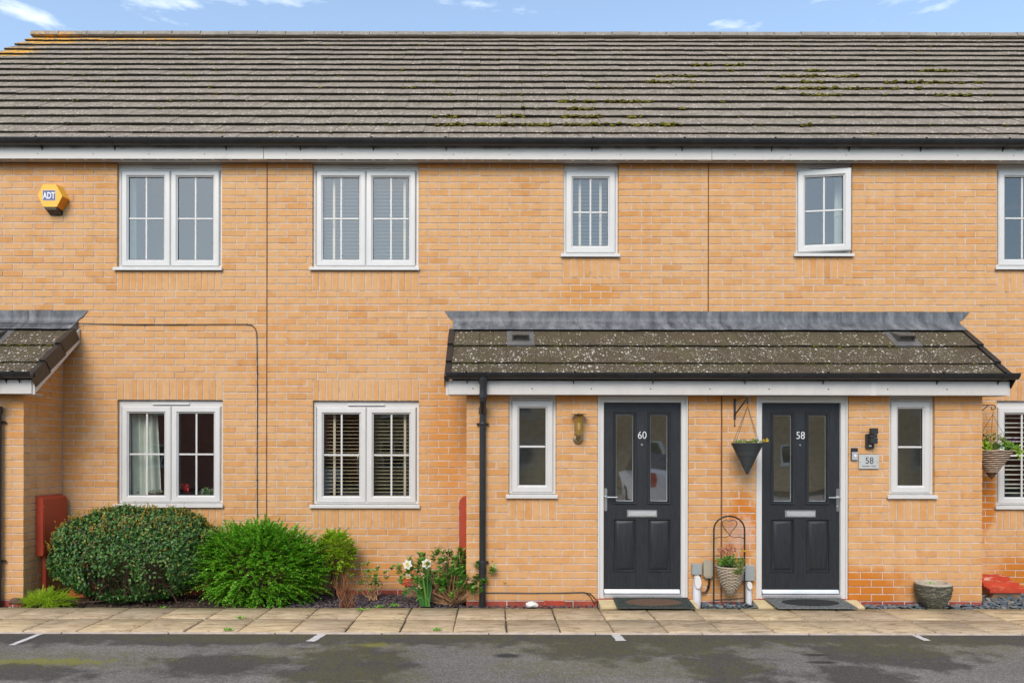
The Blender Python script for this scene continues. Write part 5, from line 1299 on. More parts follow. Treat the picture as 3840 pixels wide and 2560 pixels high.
twiggy('hydrangea', 'wide leggy hydrangea with dried flower heads beside the downpipe', WX(1690, -.62), -.58, 170, .20, .56, .58, M['twig'], M['hyd_leaf'], 10, .050, 35, heads=12, group='hydrangeas in the bed')
# daffodils
df = thing('daffodil_clump', 'clump of white daffodils with strap leaves, in front of the wide hydrangea', 'daffodils', (WX(1590, -.78), -.78, -.02))
m = MB(); g = random.Random(8); bl = []
for i in range(46):
    a = g.uniform(-1.0, 1.0); L_ = g.uniform(.22, .40); bx = WX(1595, -.78) + g.uniform(-.05, .05); by = -.78 + g.uniform(-.04, .04); lean = g.uniform(-.55, .25); w = g.uniform(.006, .010); pts = []
    for k in range(5):
        u = k / 4; pts.append(Vector((bx + lean * L_ * .6 * u ** 1.3, by + a * .10 * u, L_ * u - (.0 if abs(lean) < .45 else .16 * u ** 3)))); 
    vs, fs = [], []
    for k, p in enumerate(pts):
        ww = w * (1 - (k / 4) ** 3 * .8); vs += [(p.x - ww, p.y - .002, p.z), (p.x + ww, p.y + .002, p.z)]
    m.add(vs, [(2 * k, 2 * k + 1, 2 * k + 3, 2 * k + 2) for k in range(4)])
for (dx, tipx, tz) in ((-.05, -.22, .10), (-.02, -.10, -.01)):
    pts = [Vector((WX(1600, -.78) + tipx * u, -.80 - .03 * u, .02 + .16 * math.sin(u * 2.6) * (1 if tz > 0 else .45))) for u in [k / 5 for k in range(6)]]; vs = []
    for p in pts: vs += [(p.x, p.y, p.z + .010), (p.x, p.y, p.z - .010)]
    m.add(vs, [(2 * k, 2 * k + 1, 2 * k + 3, 2 * k + 2) for k in range(5)])
m.build('strap_leaves', M['blade'], df, smooth=60)
for px, py, rot, tilt in ((1529, 2116, .2, (-.15, -1, .1)), (1600, 2113, .5, (.1, -1, .15)), (1531, 2160, .1, (-.1, -.8, -.5))):
    c = P(px, py, D - .84); nrm = Vector(tilt).normalized(); s_ = nrm.cross(Vector((0, 0, 1))).normalized(); u_ = s_.cross(nrm)
    PP, DD, NN = [], [], []
    for k in range(6): a = rot + k * math.pi / 3; v = s_ * math.cos(a) + u_ * math.sin(a); PP.append(tuple(c)); DD.append(tuple(v + nrm * .12)); NN.append(tuple(nrm))
    sc_ = 1.0 if py < 2150 else .72
    fl = link('flower', leaf_mesh('flower', PP, DD, NN, .054 * sc_, .042 * sc_, M['white_petal'], fold=.08), df)
    q = MB(); N = 10; rings = [(c + nrm * h + (s_ * math.cos(2 * math.pi * k / N) + u_ * math.sin(2 * math.pi * k / N)) * rr2) for h, rr2 in ((.0, .006), (.012, .009), (.018, .015)) for k in range(N)]
    q.add([tuple(p) for p in rings], [(j * N + k, j * N + (k + 1) % N, (j + 1) * N + (k + 1) % N, (j + 1) * N + k) for j in range(2) for k in range(N)]); q.build('trumpet', M['yellow'], fl, smooth=60)
    q = MB(); q.tube([tuple(c - nrm * .004), tuple(c + Vector((.01, .03, -.03))), (WX(1595, -.78) + (c.x - WX(1595, -.78)) * .4, -.79, c.z * .5), (WX(1595, -.78), -.78, 0)], .0035, 6); q.build('flower_stalk', M['blade'], fl)

# weeds on bed edge and paving joints
for px, py, lab, dist in ((1430, 2277, 'little green weed at the bed edge right of the bare stems', 7.3), (1480, 2272, 'second green weed at the bed edge, nearer the daffodils', 7.3), (610, 2283, 'green seedling at the foot of the clipped hedge', 7.25), (1362, 2292, 'grass tuft growing in a paving joint below the bare stems', 7.10), (905, 2318, 'moss tuft lying on the slabs below the feathery shrub', 6.75), (1640, 2364, 'grass tuft in the edge of the paving at the asphalt', 6.29), (860, 2364, 'small grass tuft at the asphalt edge below the hedge', 6.29)):
    c = P(px, py, dist); c.z = max(c.z, -.03) if dist > 7.2 else .0; g = np.random.default_rng(px); n = 26
    Pp = np.array([[c.x + g.normal() * .028, c.y + g.normal() * .014, c.z] for _ in range(n)]); Dd = g.normal(size=(n, 3)) * np.array([.8, .6, .2]) + np.array([0, 0, .75]); Nn2 = g.normal(size=(n, 3)) * .4 + np.array([0, -.3, 1])
    o = link('weed', quad_leaves('weed', Pp, Dd, Nn2, g.uniform(.02, .045, n), .010, M['bright_leaf'])); tag(o, lab, 'weed', 'weeds along the paving')

# ------------------------------------------------------------------ slate chips and stones
def chips(name, areas, n, mat, size, seed, label, cat):
    g = random.Random(seed); V, F = [], []
    tot = sum((a[1] - a[0]) * (a[3] - a[2]) for a in areas)
    for a in areas:
        for i in range(int(n * (a[1] - a[0]) * (a[3] - a[2]) / tot)):
            x, y = g.uniform(a[0], a[1]), g.uniform(a[2], a[3]); z = a[4] + g.uniform(0, a[5]); s = size * g.uniform(.5, 1.35); k = 6; ax, ay = g.uniform(-.5, .5), g.uniform(-.5, .5); rz = g.uniform(0, 6.3); rot = Euler((ax, ay, rz)).to_matrix(); b = len(V); th = s * .14
            rad = [s * g.uniform(.6, 1.1) for _ in range(k)]
            for zz, sc in ((-th, 1), (th, .92)):
                for q in range(k): v = rot @ Vector((rad[q] * sc * math.cos(q * 2 * math.pi / k) * 1.25, rad[q] * sc * math.sin(q * 2 * math.pi / k) * .75, zz)); V.append((x + v.x, y + v.y, z + v.z))
            F += [(b + q, b + (q + 1) % k, b + k + (q + 1) % k, b + k + q) for q in range(k)] + [(b + k, b + k + 1, b + k + 2, b + k + 3), (b + k, b + k + 3, b + k + 4, b + k + 5)]
    o = link(name, np_mesh(name, np.array(V), np.array(F), mat)); o.data.shade_flat(); o['kind'] = 'stuff'; tag(o, label, cat); return o
chips('slate_chippings', [(WX(2628, -.8), WX(2850, -.8), PB + .01, PY, -.03, .05), (WX(3235, -.8), porch_x[1] + .02, PB + .01, PY, -.035, .045), (porch_x[1], 7.2, PB + .01, -.02, -.05, .06)], 2400, M['slate'], .030, 3, 'loose blue-grey slate chippings between and beside the doors', 'slate chippings')
chips('plum_chippings', [(-2.1, porch_x[0], PB + .01, -.02, -.045, .03), (porch_x[0], WX(2250, -.8), PB + .01, PY, -.045, .035)], 3200, M['plum'], .013, 4, 'dark plum slate chippings over the bed left of the door numbered 60', 'slate chippings')
chips('bark_mulch', [(-7, -2.0, PB + .01, -.02, -.04, .02)], 2600, M['dark_twig'], .012, 6, 'dark brown mulch under the hedge and shrub', 'mulch')
def stone(px, py, dist, sx, sy, sz, mat, label, cat, seed):
    g = random.Random(seed); import bmesh
    bm = bmesh.new(); bmesh.ops.create_icosphere(bm, subdivisions=2, radius=1)
    c = P(px, py, dist)
    for v in bm.verts:
        n = 1 + .22 * noise.noise(v.co * 1.7 + Vector((seed, 0, 0))); v.co = Vector((v.co.x * sx * n, v.co.y * sy * n, max(-.6, v.co.z) * sz * n)) + c
    me = bpy.data.meshes.new('stone'); bm.to_mesh(me); bm.free(); me.materials.append(mat); me.shade_smooth(); me.set_sharp_from_angle(angle=R(25)); tag(link('stone', me), label, cat)
stone(1995, 2266, 7.3, .066, .045, .034, M['white_stone'], 'white stone on the chippings at the foot of the long porch', 'stone', 1)
stone(62, 2258, 7.3, .075, .05, .042, M['dark_twig'], 'dark reddish lump of stone in front of the left porch corner', 'stone', 2)
# air brick
m = MB(); a, b = WX(2040, PY), WX(2118, PY); z0_, z1_ = WZ(2268, PY), WZ(2249, PY)
for k in range(3): m.box(a, b, PY - .004, PY + .003, z0_ + (z1_ - z0_) * (k / 3) + .002, z0_ + (z1_ - z0_) * ((k + 1) / 3) - .006)
m.build('air_brick', M['red_worn'], pr, smooth=0)

# red ground boxes
def ground_box(pts_top, label, y_back, y_front, x0, x1, h, front_h, taper):
    t = thing('ground_meter_cover', label, 'meter cover', ((x0 + x1) / 2, (y_back + y_front) / 2, -.03), 'red ground-level meter covers')
    m = MB(); m.add([(x0 - taper * .2, y_front + .08, -.04), (x1 + taper * .1, y_front + .08, -.04), (x1, y_back, -.04), (x0, y_back, -.04), (x0, y_front + .02, front_h), (x1, y_front + .02, front_h), (x1, y_back, h - .02), (x0, y_back, h - .02)], [(0, 1, 5, 4), (1, 2, 6, 5), (2, 3, 7, 6), (3, 0, 4, 7)]); m.build('cover_body', M['step2'], t, smooth=0)
    n = 3
    for k in range(n):
        a, b = k / n, (k + 1) / n; ya, yb = y_back + (y_front - y_back) * a, y_back + (y_front - y_back) * b; za, zb = h + (front_h - h) * a, h + (front_h - h) * b; e0, e1 = .02 + taper * a * .5, .02 + taper * b * .5
        m = MB(); m.add([(x0 - e0, ya, za + .004), (x1 + e0, ya, za + .004), (x1 + e1, yb, zb + .030), (x0 - e1, yb, zb + .030), (x0 - e0, ya, za - .02), (x1 + e0, ya, za - .02), (x1 + e1, yb, zb - .008), (x0 - e1, yb, zb - .008)], [(0, 1, 2, 3), (3, 2, 6, 7), (0, 3, 7, 4), (1, 5, 6, 2), (4, 5, 6, 7)])
        m.build('lid_step', M['red_worn'], t, smooth=0)
M['step2'] = plain('stained_plastic_base', (.42, .27, .17), .8, var=.3, vs=8, dirt=(.9, (.35, .04, .02)))
ground_box(None, 'weathered red stepped meter cover on the slate right of the long porch', -.02, -.40, WX(3690, -.2), WX(3800, -.25), .20, .075, .10)
ground_box(None, 'red and cream meter cover mostly hidden behind the daffodils', -.02, -.28, WX(1522, -.2), WX(1570, -.2), .20, .12, .02)
ground_box(None, 'small weathered red meter cover at the left foot of the clipped hedge', -.30, -.55, WX(268, -.5), WX(335, -.5), .11, .04, .04)

# ------------------------------------------------------------------ baskets, brackets, arch, pot
def woven(name, prof, c, rows_, ribs, mat, parent, r_w, seed=0, squash=1):
    """weave: each row a wavy closed strand around the profile (radius as function of height)"""
    m = MB(); g = random.Random(seed)
    zs = [p[1] for p in prof]; rs = [p[0] for p in prof]
    def rad(z):
        for i in range(len(zs) - 1):
            if zs[i] <= z <= zs[i + 1]: return rs[i] + (rs[i + 1] - rs[i]) * (z - zs[i]) / (zs[i + 1] - zs[i])
        return rs[-1]
    for k in range(rows_):
        z = zs[0] + (zs[-1] - zs[0]) * (k + .5) / rows_; r = rad(z); n = ribs * 2
        pts = [(c[0] + (r + r_w * .8 * (1 if (i + k) % 2 else -1) + g.uniform(-.0006, .0006)) * math.cos(2 * math.pi * i / n), c[1] + squash * (r + r_w * .8 * (1 if (i + k) % 2 else -1)) * math.sin(2 * math.pi * i / n), c[2] + z + g.uniform(-.001, .001)) for i in range(n)]
        m.tube(pts + [pts[0]], r_w, 4, cap=False)
    # break the strands into short lengths of varying tone
    o = m.build(name, mat, parent, smooth=60); return o
# hanging basket between doors
def W2(u, v, y): return P(2700 + u / 4.75, 1470 + v / 4.75, D + y)
brk = thing('basket_bracket', 'black iron wall bracket between the two front doors', 'bracket', tuple(W2(265, 300, PY)))
ax = W2(265, 0, PY - .012).x; zt, zb = W2(0, 105, PY - .01).z, W2(0, 480, PY - .01).z
yh = PY - .24; hk = W2(488, 90, yh)
m = MB(); m.box(ax - .011, ax + .011, PY - .008, PY - .001, zb, zt, .002); m.tube([(ax, PY - .006, zb), (ax, PY - .008, zb - .06)], .004, 6); m.tube([(ax - .008, PY - .008, zb - .062), (ax + .008, PY - .008, zb - .062)], .004, 6); m.build('wall_plate', M['iron'], brk)
m = MB(); m.tube([(ax, PY - .012, zb + .05), tuple(hk)], .0075, 8); m.tube([(ax, PY - .012, zt - .03), ((ax + hk.x) / 2, (PY + yh) / 2, hk.z + .005), tuple(hk)], .004, 6)
m.lathe([(.0, .014), (.012, .01), (.014, 0), (.012, -.01), (0, -.014)], (hk.x, hk.y, hk.z + .012), 10, cap=False); m.lathe([(.0, .012), (.010, .008), (.011, -.01), (.008, -.03)], (hk.x, hk.y, hk.z - .028), 10); m.build('bracket_arm', M['iron'], brk)
cb = W2(485, 905, yh); hb_ = thing('hanging_basket', 'dark grey woven cone basket hanging from the bracket between the doors', 'hanging basket', tuple(W2(485, 1460, yh)))
rim = (W2(755, 0, yh).x - W2(215, 0, yh).x) / 2; tip = W2(485, 1450, yh).z
H_ = cb.z - tip
woven('cone', [(.006, 0), (rim * .5, H_ * .5), (rim, H_)], (cb.x, yh, tip), 34, 15, M['wicker_dark'], hb_, .0042)
m = MB(); m.lathe([(.002, .0), (rim * .5 - .004, H_ * .5), (rim - .006, H_ - .006), (.0, H_ - .012)], (cb.x, yh, tip), 24, cap=False); m.build('liner', M['liner'], hb_)
m = MB(); m.tube([(cb.x + rim * math.cos(2 * math.pi * k / 24), yh + rim * math.sin(2 * math.pi * k / 24), cb.z) for k in range(25)], .0055, 6); m.build('rim', M['wicker_dark'], hb_)
def chain(p, q, parent, link_l=.016):
    p, q = Vector(p), Vector(q); n = max(3, int((q - p).length / (link_l * .82))); m = MB()
    for i in range(n):
        a, b = p.lerp(q, i / n), p.lerp(q, (i + 1.15) / n); d_ = (b - a).normalized(); s_ = d_.cross(Vector((0, 1, 0)) if i % 2 else Vector((.9, .43, 0))).normalized() * .003
        m.tube([a, a.lerp(b, .2) + s_, a.lerp(b, .8) + s_, b, a.lerp(b, .8) - s_, a.lerp(b, .2) - s_, a], .0011, 4, cap=False)
    m.build('chain', M['iron'], parent)
top_ = W2(490, 250, yh); chain(hk + Vector((0, 0, -.03)), top_, hb_)
for a in (-175, -70, 20, 120): chain(top_, (cb.x + rim * math.cos(R(a)), yh + rim * math.sin(R(a)), cb.z), hb_)
def posy(parent, c, r, h, n, mat, leaf, seed, name='plants', squash=.8, dz=0):
    g = np.random.default_rng(seed); Pp, Dd, Nn_, Ll = [], [], [], []
    for i in range(n):
        a = g.uniform(0, 6.28); q = math.sqrt(g.random()) * r; b = np.array([c[0] + q * math.cos(a), c[1] + q * math.sin(a) * squash, c[2] + h * g.random() * (1 - (q / r) ** 2 * .5) + dz]); Pp.append(b); v = np.array([math.cos(a) * q / r, math.sin(a) * q / r, .6]) + g.normal(size=3) * .45; Dd.append(v); Nn_.append(np.array([0, -.2, 1]) + g.normal(size=3) * .4); Ll.append(leaf * g.uniform(.6, 1.3))
    Ll = np.array(Ll); return link(name, leaf_mesh(name, Pp, Dd, Nn_, Ll, Ll * .55, mat), parent)
posy(hb_, (cb.x, yh, cb.z - .006), rim * .85, .045, 120, M['hyd_leaf'], .024, 3, 'plants'); posy(hb_, (cb.x - .02, yh, cb.z), rim * .7, .02, 50, M['pink'], .016, 4, 'pale_blooms')
posy(hb_, (cb.x + rim + .025, yh - .01, cb.z + .01), .03, .035, 26, M['yellow'], .022, 5, 'yellow_flower')

# right hanging basket on the side of the porch
by = -.35; Xw = porch_x[1]
rb_ = thing('basket_bracket', 'black scrolled bracket at the right end of the long porch', 'bracket', (Xw, by, 2.0))
def W3(u, v, y=by): return P(3660 + u / 4.128, 1480 + v / 4.128, D + y)
m = MB(); zt = W3(0, 145).z; m.box(Xw + .001, Xw + .008, by - .012, by + .012, zt - .22, zt + .03, .002); m.build('wall_plate', M['iron'], rb_)
m = MB(); m.tube([(Xw + .006, by, zt)] + [W3(u, v) for u, v in ((150, 145), (240, 145), (280, 148), (300, 170), (296, 198), (270, 213), (240, 205), (234, 188), (248, 176))], .0045, 6)
m.tube([(Xw + .006, by, zt - .20), W3(115, 215), W3(150, 180), W3(190, 147)], .0045, 6); m.tube([W3(245, 213), W3(245, 235)], .003, 5); m.build('bracket_arm', M['iron'], rb_)
hb2 = thing('hanging_basket', 'brown and cream striped cone basket with trailing plants at the right edge', 'hanging basket', tuple(W3(235, 1295)))
rimx = (W3(540, 0).x - W3(-40, 0).x) / 2; cx2 = W3(240, 0).x; zr2 = W3(0, 845).z; zt2 = W3(0, 1295).z; HH = zr2 - zt2
nb = 14
for k in range(nb):
    for part_, (f0_, f1_, mm_, ex) in (('dark_band', (k / nb, (k + .52) / nb, M['wicker_brown'], .0)), ('cream_band', ((k + .52) / nb, (k + 1) / nb, M['wicker_cream'], .004))):
        if k < 3 and part_ == 'cream_band': mm_ = M['wicker_brown']
        m = MB(); N = 28
        vs = []
        for j in range(5):
            f_ = f0_ + (f1_ - f0_) * j / 4; rr3 = rimx * f_ ** .92 + ex * math.sin(math.pi * j / 4) + .001
            for i in range(N): a = 2 * math.pi * i / N; wv = .004 * math.sin(i * 1.9 + k * 2) * f_; vs.append((cx2 + rr3 * math.cos(a), by + rr3 * math.sin(a), zt2 + HH * f_ + wv))
        m.add(vs, [(j * N + i, j * N + (i + 1) % N, (j + 1) * N + (i + 1) % N, (j + 1) * N + i) for j in range(4) for i in range(N)]); m.build(part_, mm_, hb2, smooth=60)
hkp = W3(268, 235); knot = W3(258, 290)
chain(hkp, knot, hb2)
for a in (170, 60, -60): chain(knot, (cx2 + rimx * math.cos(R(a)), by + rimx * math.sin(R(a)), zr2), hb2)
m = MB(); m.lathe([(0, .0), (rimx - .004, .0)], (cx2, by, zr2 - .004), 24, cap=False); m.build('soil', M['liner'], hb2)
posy(hb2, (cx2 - .02, by, zr2 + .02), rimx * .95, .20, 330, M['lime_gold'] if 'lime_gold' in M else M['hedge_tip2'] if 'hedge_tip2' in M else M['juniper'], .030, 7, 'golden_foliage') if False else None
M['gold_leaf'] = leaf_mat('golden_variegated_leaf', [(0, (.05, .10, .02)), (.4, (.16, .22, .04)), (.75, (.42, .40, .10)), (1, (.60, .48, .20))], .45, .25)
posy(hb2, (cx2 - .03, by, zr2 + .03), rimx * .85, .17, 300, M['gold_leaf'], .030, 7, 'golden_foliage')
posy(hb2, (cx2 + .06, by - .05, zr2 + .0), rimx * .9, .08, 260, M['hyd_leaf'], .026, 8, 'green_foliage')
g = np.random.default_rng(12); Pp = [];
for sx_, (u0, v0, u1, v1) in enumerate(((430, 700, 690, 960), (140, 720, 160, 900), (170, 730, 200, 880), (480, 720, 740, 900))):
    for i in range(60): f_ = i / 60; q = W3(u0 + (u1 - u0) * f_, v0 + (v1 - v0) * f_ ** 1.4, by - .1); Pp.append(np.array(q) + g.normal(size=3) * .014)
Pp = np.array(Pp); ll_ = g.uniform(.014, .028, len(Pp)); link('trailing_ivy', leaf_mesh('trailing_ivy', Pp, g.normal(size=Pp.shape) + np.array([0, -.4, -.3]), g.normal(size=Pp.shape) * .4 + np.array([0, -1, .4]), ll_, ll_ * .8, M['lime_leaf']), hb2)
posy(hb2, tuple(W3(560, 715, by - .1)), .06, .04, 30, M['purple'], .018, 9, 'purple_flowers'); posy(hb2, tuple(W3(730, 870, by - .1)), .035, .05, 24, M['yellow'], .018, 10, 'yellow_flowers')

# garden arch with basket
ay_ = PY - .12; zg = .0
ar = thing('garden_arch', 'black metal arched plant stand with a heart scroll between the doors', 'plant stand', (U(685, 0, ay_).x, ay_, -.02))
xl_, xr_ = U(460, 0, ay_).x, U(912, 0, ay_).x; rc = (xr_ - xl_) / 2; xc_ = (xl_ + xr_) / 2; zs_ = U(0, 330, ay_).z; ztop = U(0, 128, ay_).z
m = MB(); pts = [(xl_, ay_, -.03), (xl_, ay_, zs_ * .5), (xl_, ay_, zs_)] + [(xc_ - rc * math.cos(math.pi * k / 16), ay_, zs_ + (ztop - zs_) * math.sin(math.pi * k / 16)) for k in range(1, 16)] + [(xr_, ay_, zs_), (xr_, ay_, zs_ * .5), (xr_, ay_, -.03)]
m.tube(pts, .0085, 10); m.build('arch_frame', M['iron'], ar)
m = MB(); m.tube([(xl_, ay_, U(0, 1362, ay_).z), (xr_, ay_, U(0, 1335, ay_).z)], .006, 8); m.build('bottom_rail', M['iron'], ar)
m = MB(); hp = [(472, 465), (510, 442), (560, 436), (620, 444), (660, 428), (690, 405), (730, 345), (780, 290), (798, 240), (785, 200), (745, 188), (710, 195), (690, 208), (670, 195), (635, 188), (597, 200), (582, 235), (590, 270), (630, 330), (690, 405), (720, 430), (760, 444), (820, 434), (870, 440), (905, 462)]
m.tube([U(u, v, ay_) for u, v in hp], .0038, 6); m.build('heart_scroll', M['iron'], ar)
m = MB(); m.tube([(xl_, ay_, U(0, 875, ay_).z), (xl_ + .03, ay_ - .01, U(0, 878, ay_).z)], .006, 6); m.tube([(xr_ - .03, ay_ - .01, U(0, 900, ay_).z), (xr_, ay_, U(0, 902, ay_).z)], .006, 6); m.build('basket_hook', M['iron'], ar)
bk = thing('wicker_planter', 'pale wicker cone planter with pink blooms held in the black arch', 'planter', tuple(U(685, 1290, ay_)))
cxk = U(690, 0, ay_).x; zrk, ztk = U(0, 870, ay_ - .03).z, U(0, 1290, ay_ - .03).z; hk_ = zrk - ztk; rk = (U(885, 0, ay_).x - U(495, 0, ay_).x) / 2
woven('cone', [(.012, 0), (rk * .42, hk_ * .18), (rk * .72, hk_ * .45), (rk * .90, hk_ * .75), (rk, hk_)], (cxk, ay_ - .03, ztk), 19, 11, M['wicker_pale'], bk, .0062, 2)
m = MB(); m.lathe([(.006, 0), (rk * .40, hk_ * .18), (rk * .70, hk_ * .45), (rk * .87, hk_ * .75), (rk * .96, hk_ - .01), (0, hk_ - .014)], (cxk, ay_ - .03, ztk), 20, cap=False); m.build('liner', M['liner'], bk)
m = MB(); m.tube([(cxk + rk * math.cos(2 * math.pi * k / 20), ay_ - .03 + rk * math.sin(2 * math.pi * k / 20), zrk) for k in range(21)], .008, 6); m.build('rim', M['wicker_pale'], bk)
posy(bk, (cxk, ay_ - .03, zrk), rk * .95, .10, 150, M['hyd_leaf'], .040, 13, 'leaves')
for u, v, rr4 in ((565, 620, .033), (640, 640, .030), (690, 590, .036), (740, 620, .030), (590, 660, .026), (700, 660, .034)):
    c = U(u, v, ay_ - .03); g = np.random.default_rng(u); n = 90; dv = g.normal(size=(n, 3)); dv /= np.linalg.norm(dv, axis=1, keepdims=True); link('bloom', leaf_mesh('bloom', np.array(c) + dv * rr4 * g.uniform(.6, 1, (n, 1)), dv + g.normal(size=dv.shape) * .5, g.normal(size=dv.shape), .011, .010, M['pink']), bk)
g = np.random.default_rng(77); Pp = np.array([np.array(U(g.uniform(740, 890), g.uniform(740, 970), ay_ - .03 - rk)) for _ in range(150)]); Pp = Pp[(Pp[:, 2] > zrk - .09) | (g.random(len(Pp)) < .4)]; ll_ = g.uniform(.014, .028, len(Pp))
link('ivy', leaf_mesh('ivy', Pp, g.normal(size=Pp.shape) + np.array([0, -.3, -.5]), g.normal(size=Pp.shape) * .4 + np.array([0, -1, .3]), ll_, ll_ * .7, M['gold_leaf']), bk)
posy(bk, tuple(U(885, 665, ay_ - .03)), .02, .02, 14, M['yellow'], .022, 15, 'yellow_flower')
m = MB(); m.tube([U(490, 706, ay_ - .01), U(560, 708, ay_ - .01)], .003, 5); m.build('support_stick', M['iron'], bk)

# stacked slate bowl
cpx = P(3501, 2266, D - .80); pc = Vector((cpx.x, -.80, -.02)); po = thing('stone_bowl', 'round stacked-slate bowl planter with a pale rim on the slate chippings', 'planter', tuple(pc))
z_r = WZ(2180, -.80) - pc.z; rp = (WX(3568, -.8) - WX(3444, -.8)) / 2
prof = [(rp * .46, 0), (rp * .50, .09 * z_r), (rp * .72, .25 * z_r), (rp * .90, .48 * z_r), (rp * .99, .74 * z_r), (rp * .98, z_r - .02)]
V_, g = [], random.Random(6); m = MB()
z = .022
def prad(z):
    for i in range(len(prof) - 1):
        if prof[i][1] <= z <= prof[i + 1][1]: return prof[i][0] + (prof[i + 1][0] - prof[i][0]) * (z - prof[i][1]) / (prof[i + 1][1] - prof[i][1])
    return prof[-1][0]
while z < z_r - .016:
    h_ = g.uniform(.006, .010); a = g.uniform(0, 1)
    while a < 6.28 + .5:
        da = g.uniform(.16, .42); r0 = prad(z) + g.uniform(-.003, .006); tl_ = g.uniform(-.15, .15) * .02
        vs = []
        for rr5 in (r0 - .02, r0):
            for aa, s_ in ((a, -1), (a + da * .93, 1)):
                for zz in (z + s_ * tl_, z + h_ * .86 + s_ * tl_): vs.append((pc.x + rr5 * math.cos(aa), pc.y + rr5 * math.sin(aa), pc.z + zz))
        m.add(vs, [(4, 6, 7, 5), (0, 4, 5, 1), (2, 3, 7, 6), (1, 5, 7, 3), (0, 2, 6, 4)]); a += da
    z += h_
m.build('slate_courses', M['slate_pot'], po, kind='stuff', smooth=0)
m = MB(); m.lathe([(rp * .44, 0), (rp * .46, .09 * z_r), (rp * .66, .25 * z_r), (rp * .83, .48 * z_r), (rp * .91, .74 * z_r), (rp * .92, z_r - .02)], tuple(pc), 28, cap=False); m.build('bowl_core', M['liner'], po)
m = MB(); m.lathe([(rp * .97, z_r - .022), (rp * 1.0, z_r - .012), (rp * .98, z_r), (rp * .76, z_r + .002), (rp * .74, z_r - .012), (rp * .74, z_r - .03), (0, z_r - .032)], tuple(pc), 28, cap=False); m.build('rim', M['pot_rim'], po)
m = MB(); m.lathe([(rp * .50, -.01), (rp * .50, .018), (rp * .53, .024)], tuple(pc), 24); m.build('foot', M['slate_pot'], po)
posy(po, (pc.x - .04, pc.y, pc.z + z_r - .03), rp * .4, .03, 50, M['bright_leaf'], .014, 19, 'moss_tuft')

# ------------------------------------------------------------------ behind the panes
def blind(win_key, label, y, pitch, tapes, slat_h, tilt, group, slat_w=.025, mats=('slat', 'tape')):
    x0, x1, zs, z1 = win[win_key]; x0 += .03; x1 -= .03; zt, zb = z1 - .03, zs + .02
    t = thing('venetian_blind', label, 'blind', ((x0 + x1) / 2, y, zt), group)
    m = MB(); m.box(x0, x1, y - .02, y + .02, zt - .03, zt, .002); m.build('head_rail', M[mats[0]], t)
    n = int((zt - .05 - zb) / pitch); m = MB(); c, s = math.cos(tilt) * slat_w, math.sin(tilt) * slat_w
    m.prism([(-c, -s - slat_h / 2), (c, s - slat_h / 2), (c, s + slat_h / 2), (0, slat_h * .9), (-c, -s + slat_h / 2)], 0, x0 + .005, x1 - .005); sm = m.mesh('slat', M[mats[0]], 0)
    for i in range(n):
        o = bpy.data.objects.new('slat', sm); COL.objects.link(o); o.parent = t; o.location = Vector((0, y, zt - .05 - i * pitch)) - t.location; o.rotation_euler = (rng.uniform(-.02, .02), rng.uniform(-.0015, .0015), 0)
    for xt in tapes:
        X = x0 + (x1 - x0) * xt; m = MB(); m.box(X - .013, X + .013, y - slat_w - .004, y - slat_w - .003, zb, zt); m.build('ladder_tape', M[mats[1]], t)
    m = MB(); m.box(x0 + .005, x1 - .005, y - .02, y + .02, zb - .008, zb + .008, .002); m.build('bottom_rail', M[mats[0]], t)
blind('l2', 'cream slatted blind with wide tapes in the middle ground-floor window', .145, .0405, (.165, .875), .0032, .06, 'slatted blinds', mats=('cream_slat', 'tape'))
blind('u2', 'slatted blind with pale tapes in the wide upper window of the middle house', .145, .0405, (.165, .875), .0028, .02, 'slatted blinds', mats=('shaded_slat', 'tape'))
blind('u3', 'slatted blind in the small upper window of the middle house', .145, .0405, (.30, .72), .0028, .02, 'slatted blinds', mats=('shaded_slat', 'tape'))
blind('l5', 'white wide-slat shutter in the ground-floor window at the right edge', .135, .0525, (.5,), .010, .0, 'slatted blinds', mats=('slat', 'slat'))
def curtain(x0, x1, z0, z1, y, label, slant=0, mat='fabric'):
    m = MB(); n = 40; vs = []
    for j in range(9):
        v = j / 8
        for i in range(n + 1):
            u = i / n; xx = x0 + (x1 - x0 + slant * v) * u; vs.append((xx, y + .022 * math.sin(u * 34) + .012 * math.sin(u * 13 + v), z1 + (z0 - z1) * v))
    m.add(vs, [(j * (n + 1) + i, j * (n + 1) + i + 1, (j + 1) * (n + 1) + i + 1, (j + 1) * (n + 1) + i) for j in range(8) for i in range(n)]); o = m.build('curtain', M[mat], smooth=80); tag(o, label, 'curtain'); return o
curtain(WX(455, .16), WX(585, .16), WZ(1890, .16), WZ(1515, .16), .17, 'pale green curtain at the left inside the left ground-floor window', .05)
curtain(WX(455, .16), WX(505, .16), WZ(1003, .16), WZ(640, .16), .17, 'pale net curtain edge inside the left upper window')
curtain(WX(3130, .16), WX(3185, .16), WZ(940, .16), WZ(640, .16), .17, 'pale curtain edge inside the tilted-open upper window')
zs1 = win['l1'][2] + .012
m = MB(); m.box(win['l1'][0] + .02, win['l1'][1] - .02, .092, .27, zs1 - .03, zs1, .003); m.build('inner_sill', M['pvc'], W['l1'])
def IN(u, v, y=.18): return P(440 + u / 3.7325, 1500 + v / 3.7325, D + y)
t = thing('flower_basket', 'wicker basket of dried cream flowers on the sill of the left ground-floor window', 'flower basket', (IN(540, 0).x, .18, zs1))
c = IN(540, 0).x; m = MB(); m.lathe([(.06, 0), (.072, .05), (.082, .095), (.0, .09)], (c, .18, zs1), 20, cap=False); m.build('basket', M['wicker_brown'], t)
posy(t, (c, .18, zs1 + .085), .085, .05, 110, M['gold_leaf'], .024, 31, 'leaves'); posy(t, (c, .15, zs1 + .095), .085, .045, 60, M['white_petal'], .020, 32, 'blooms')
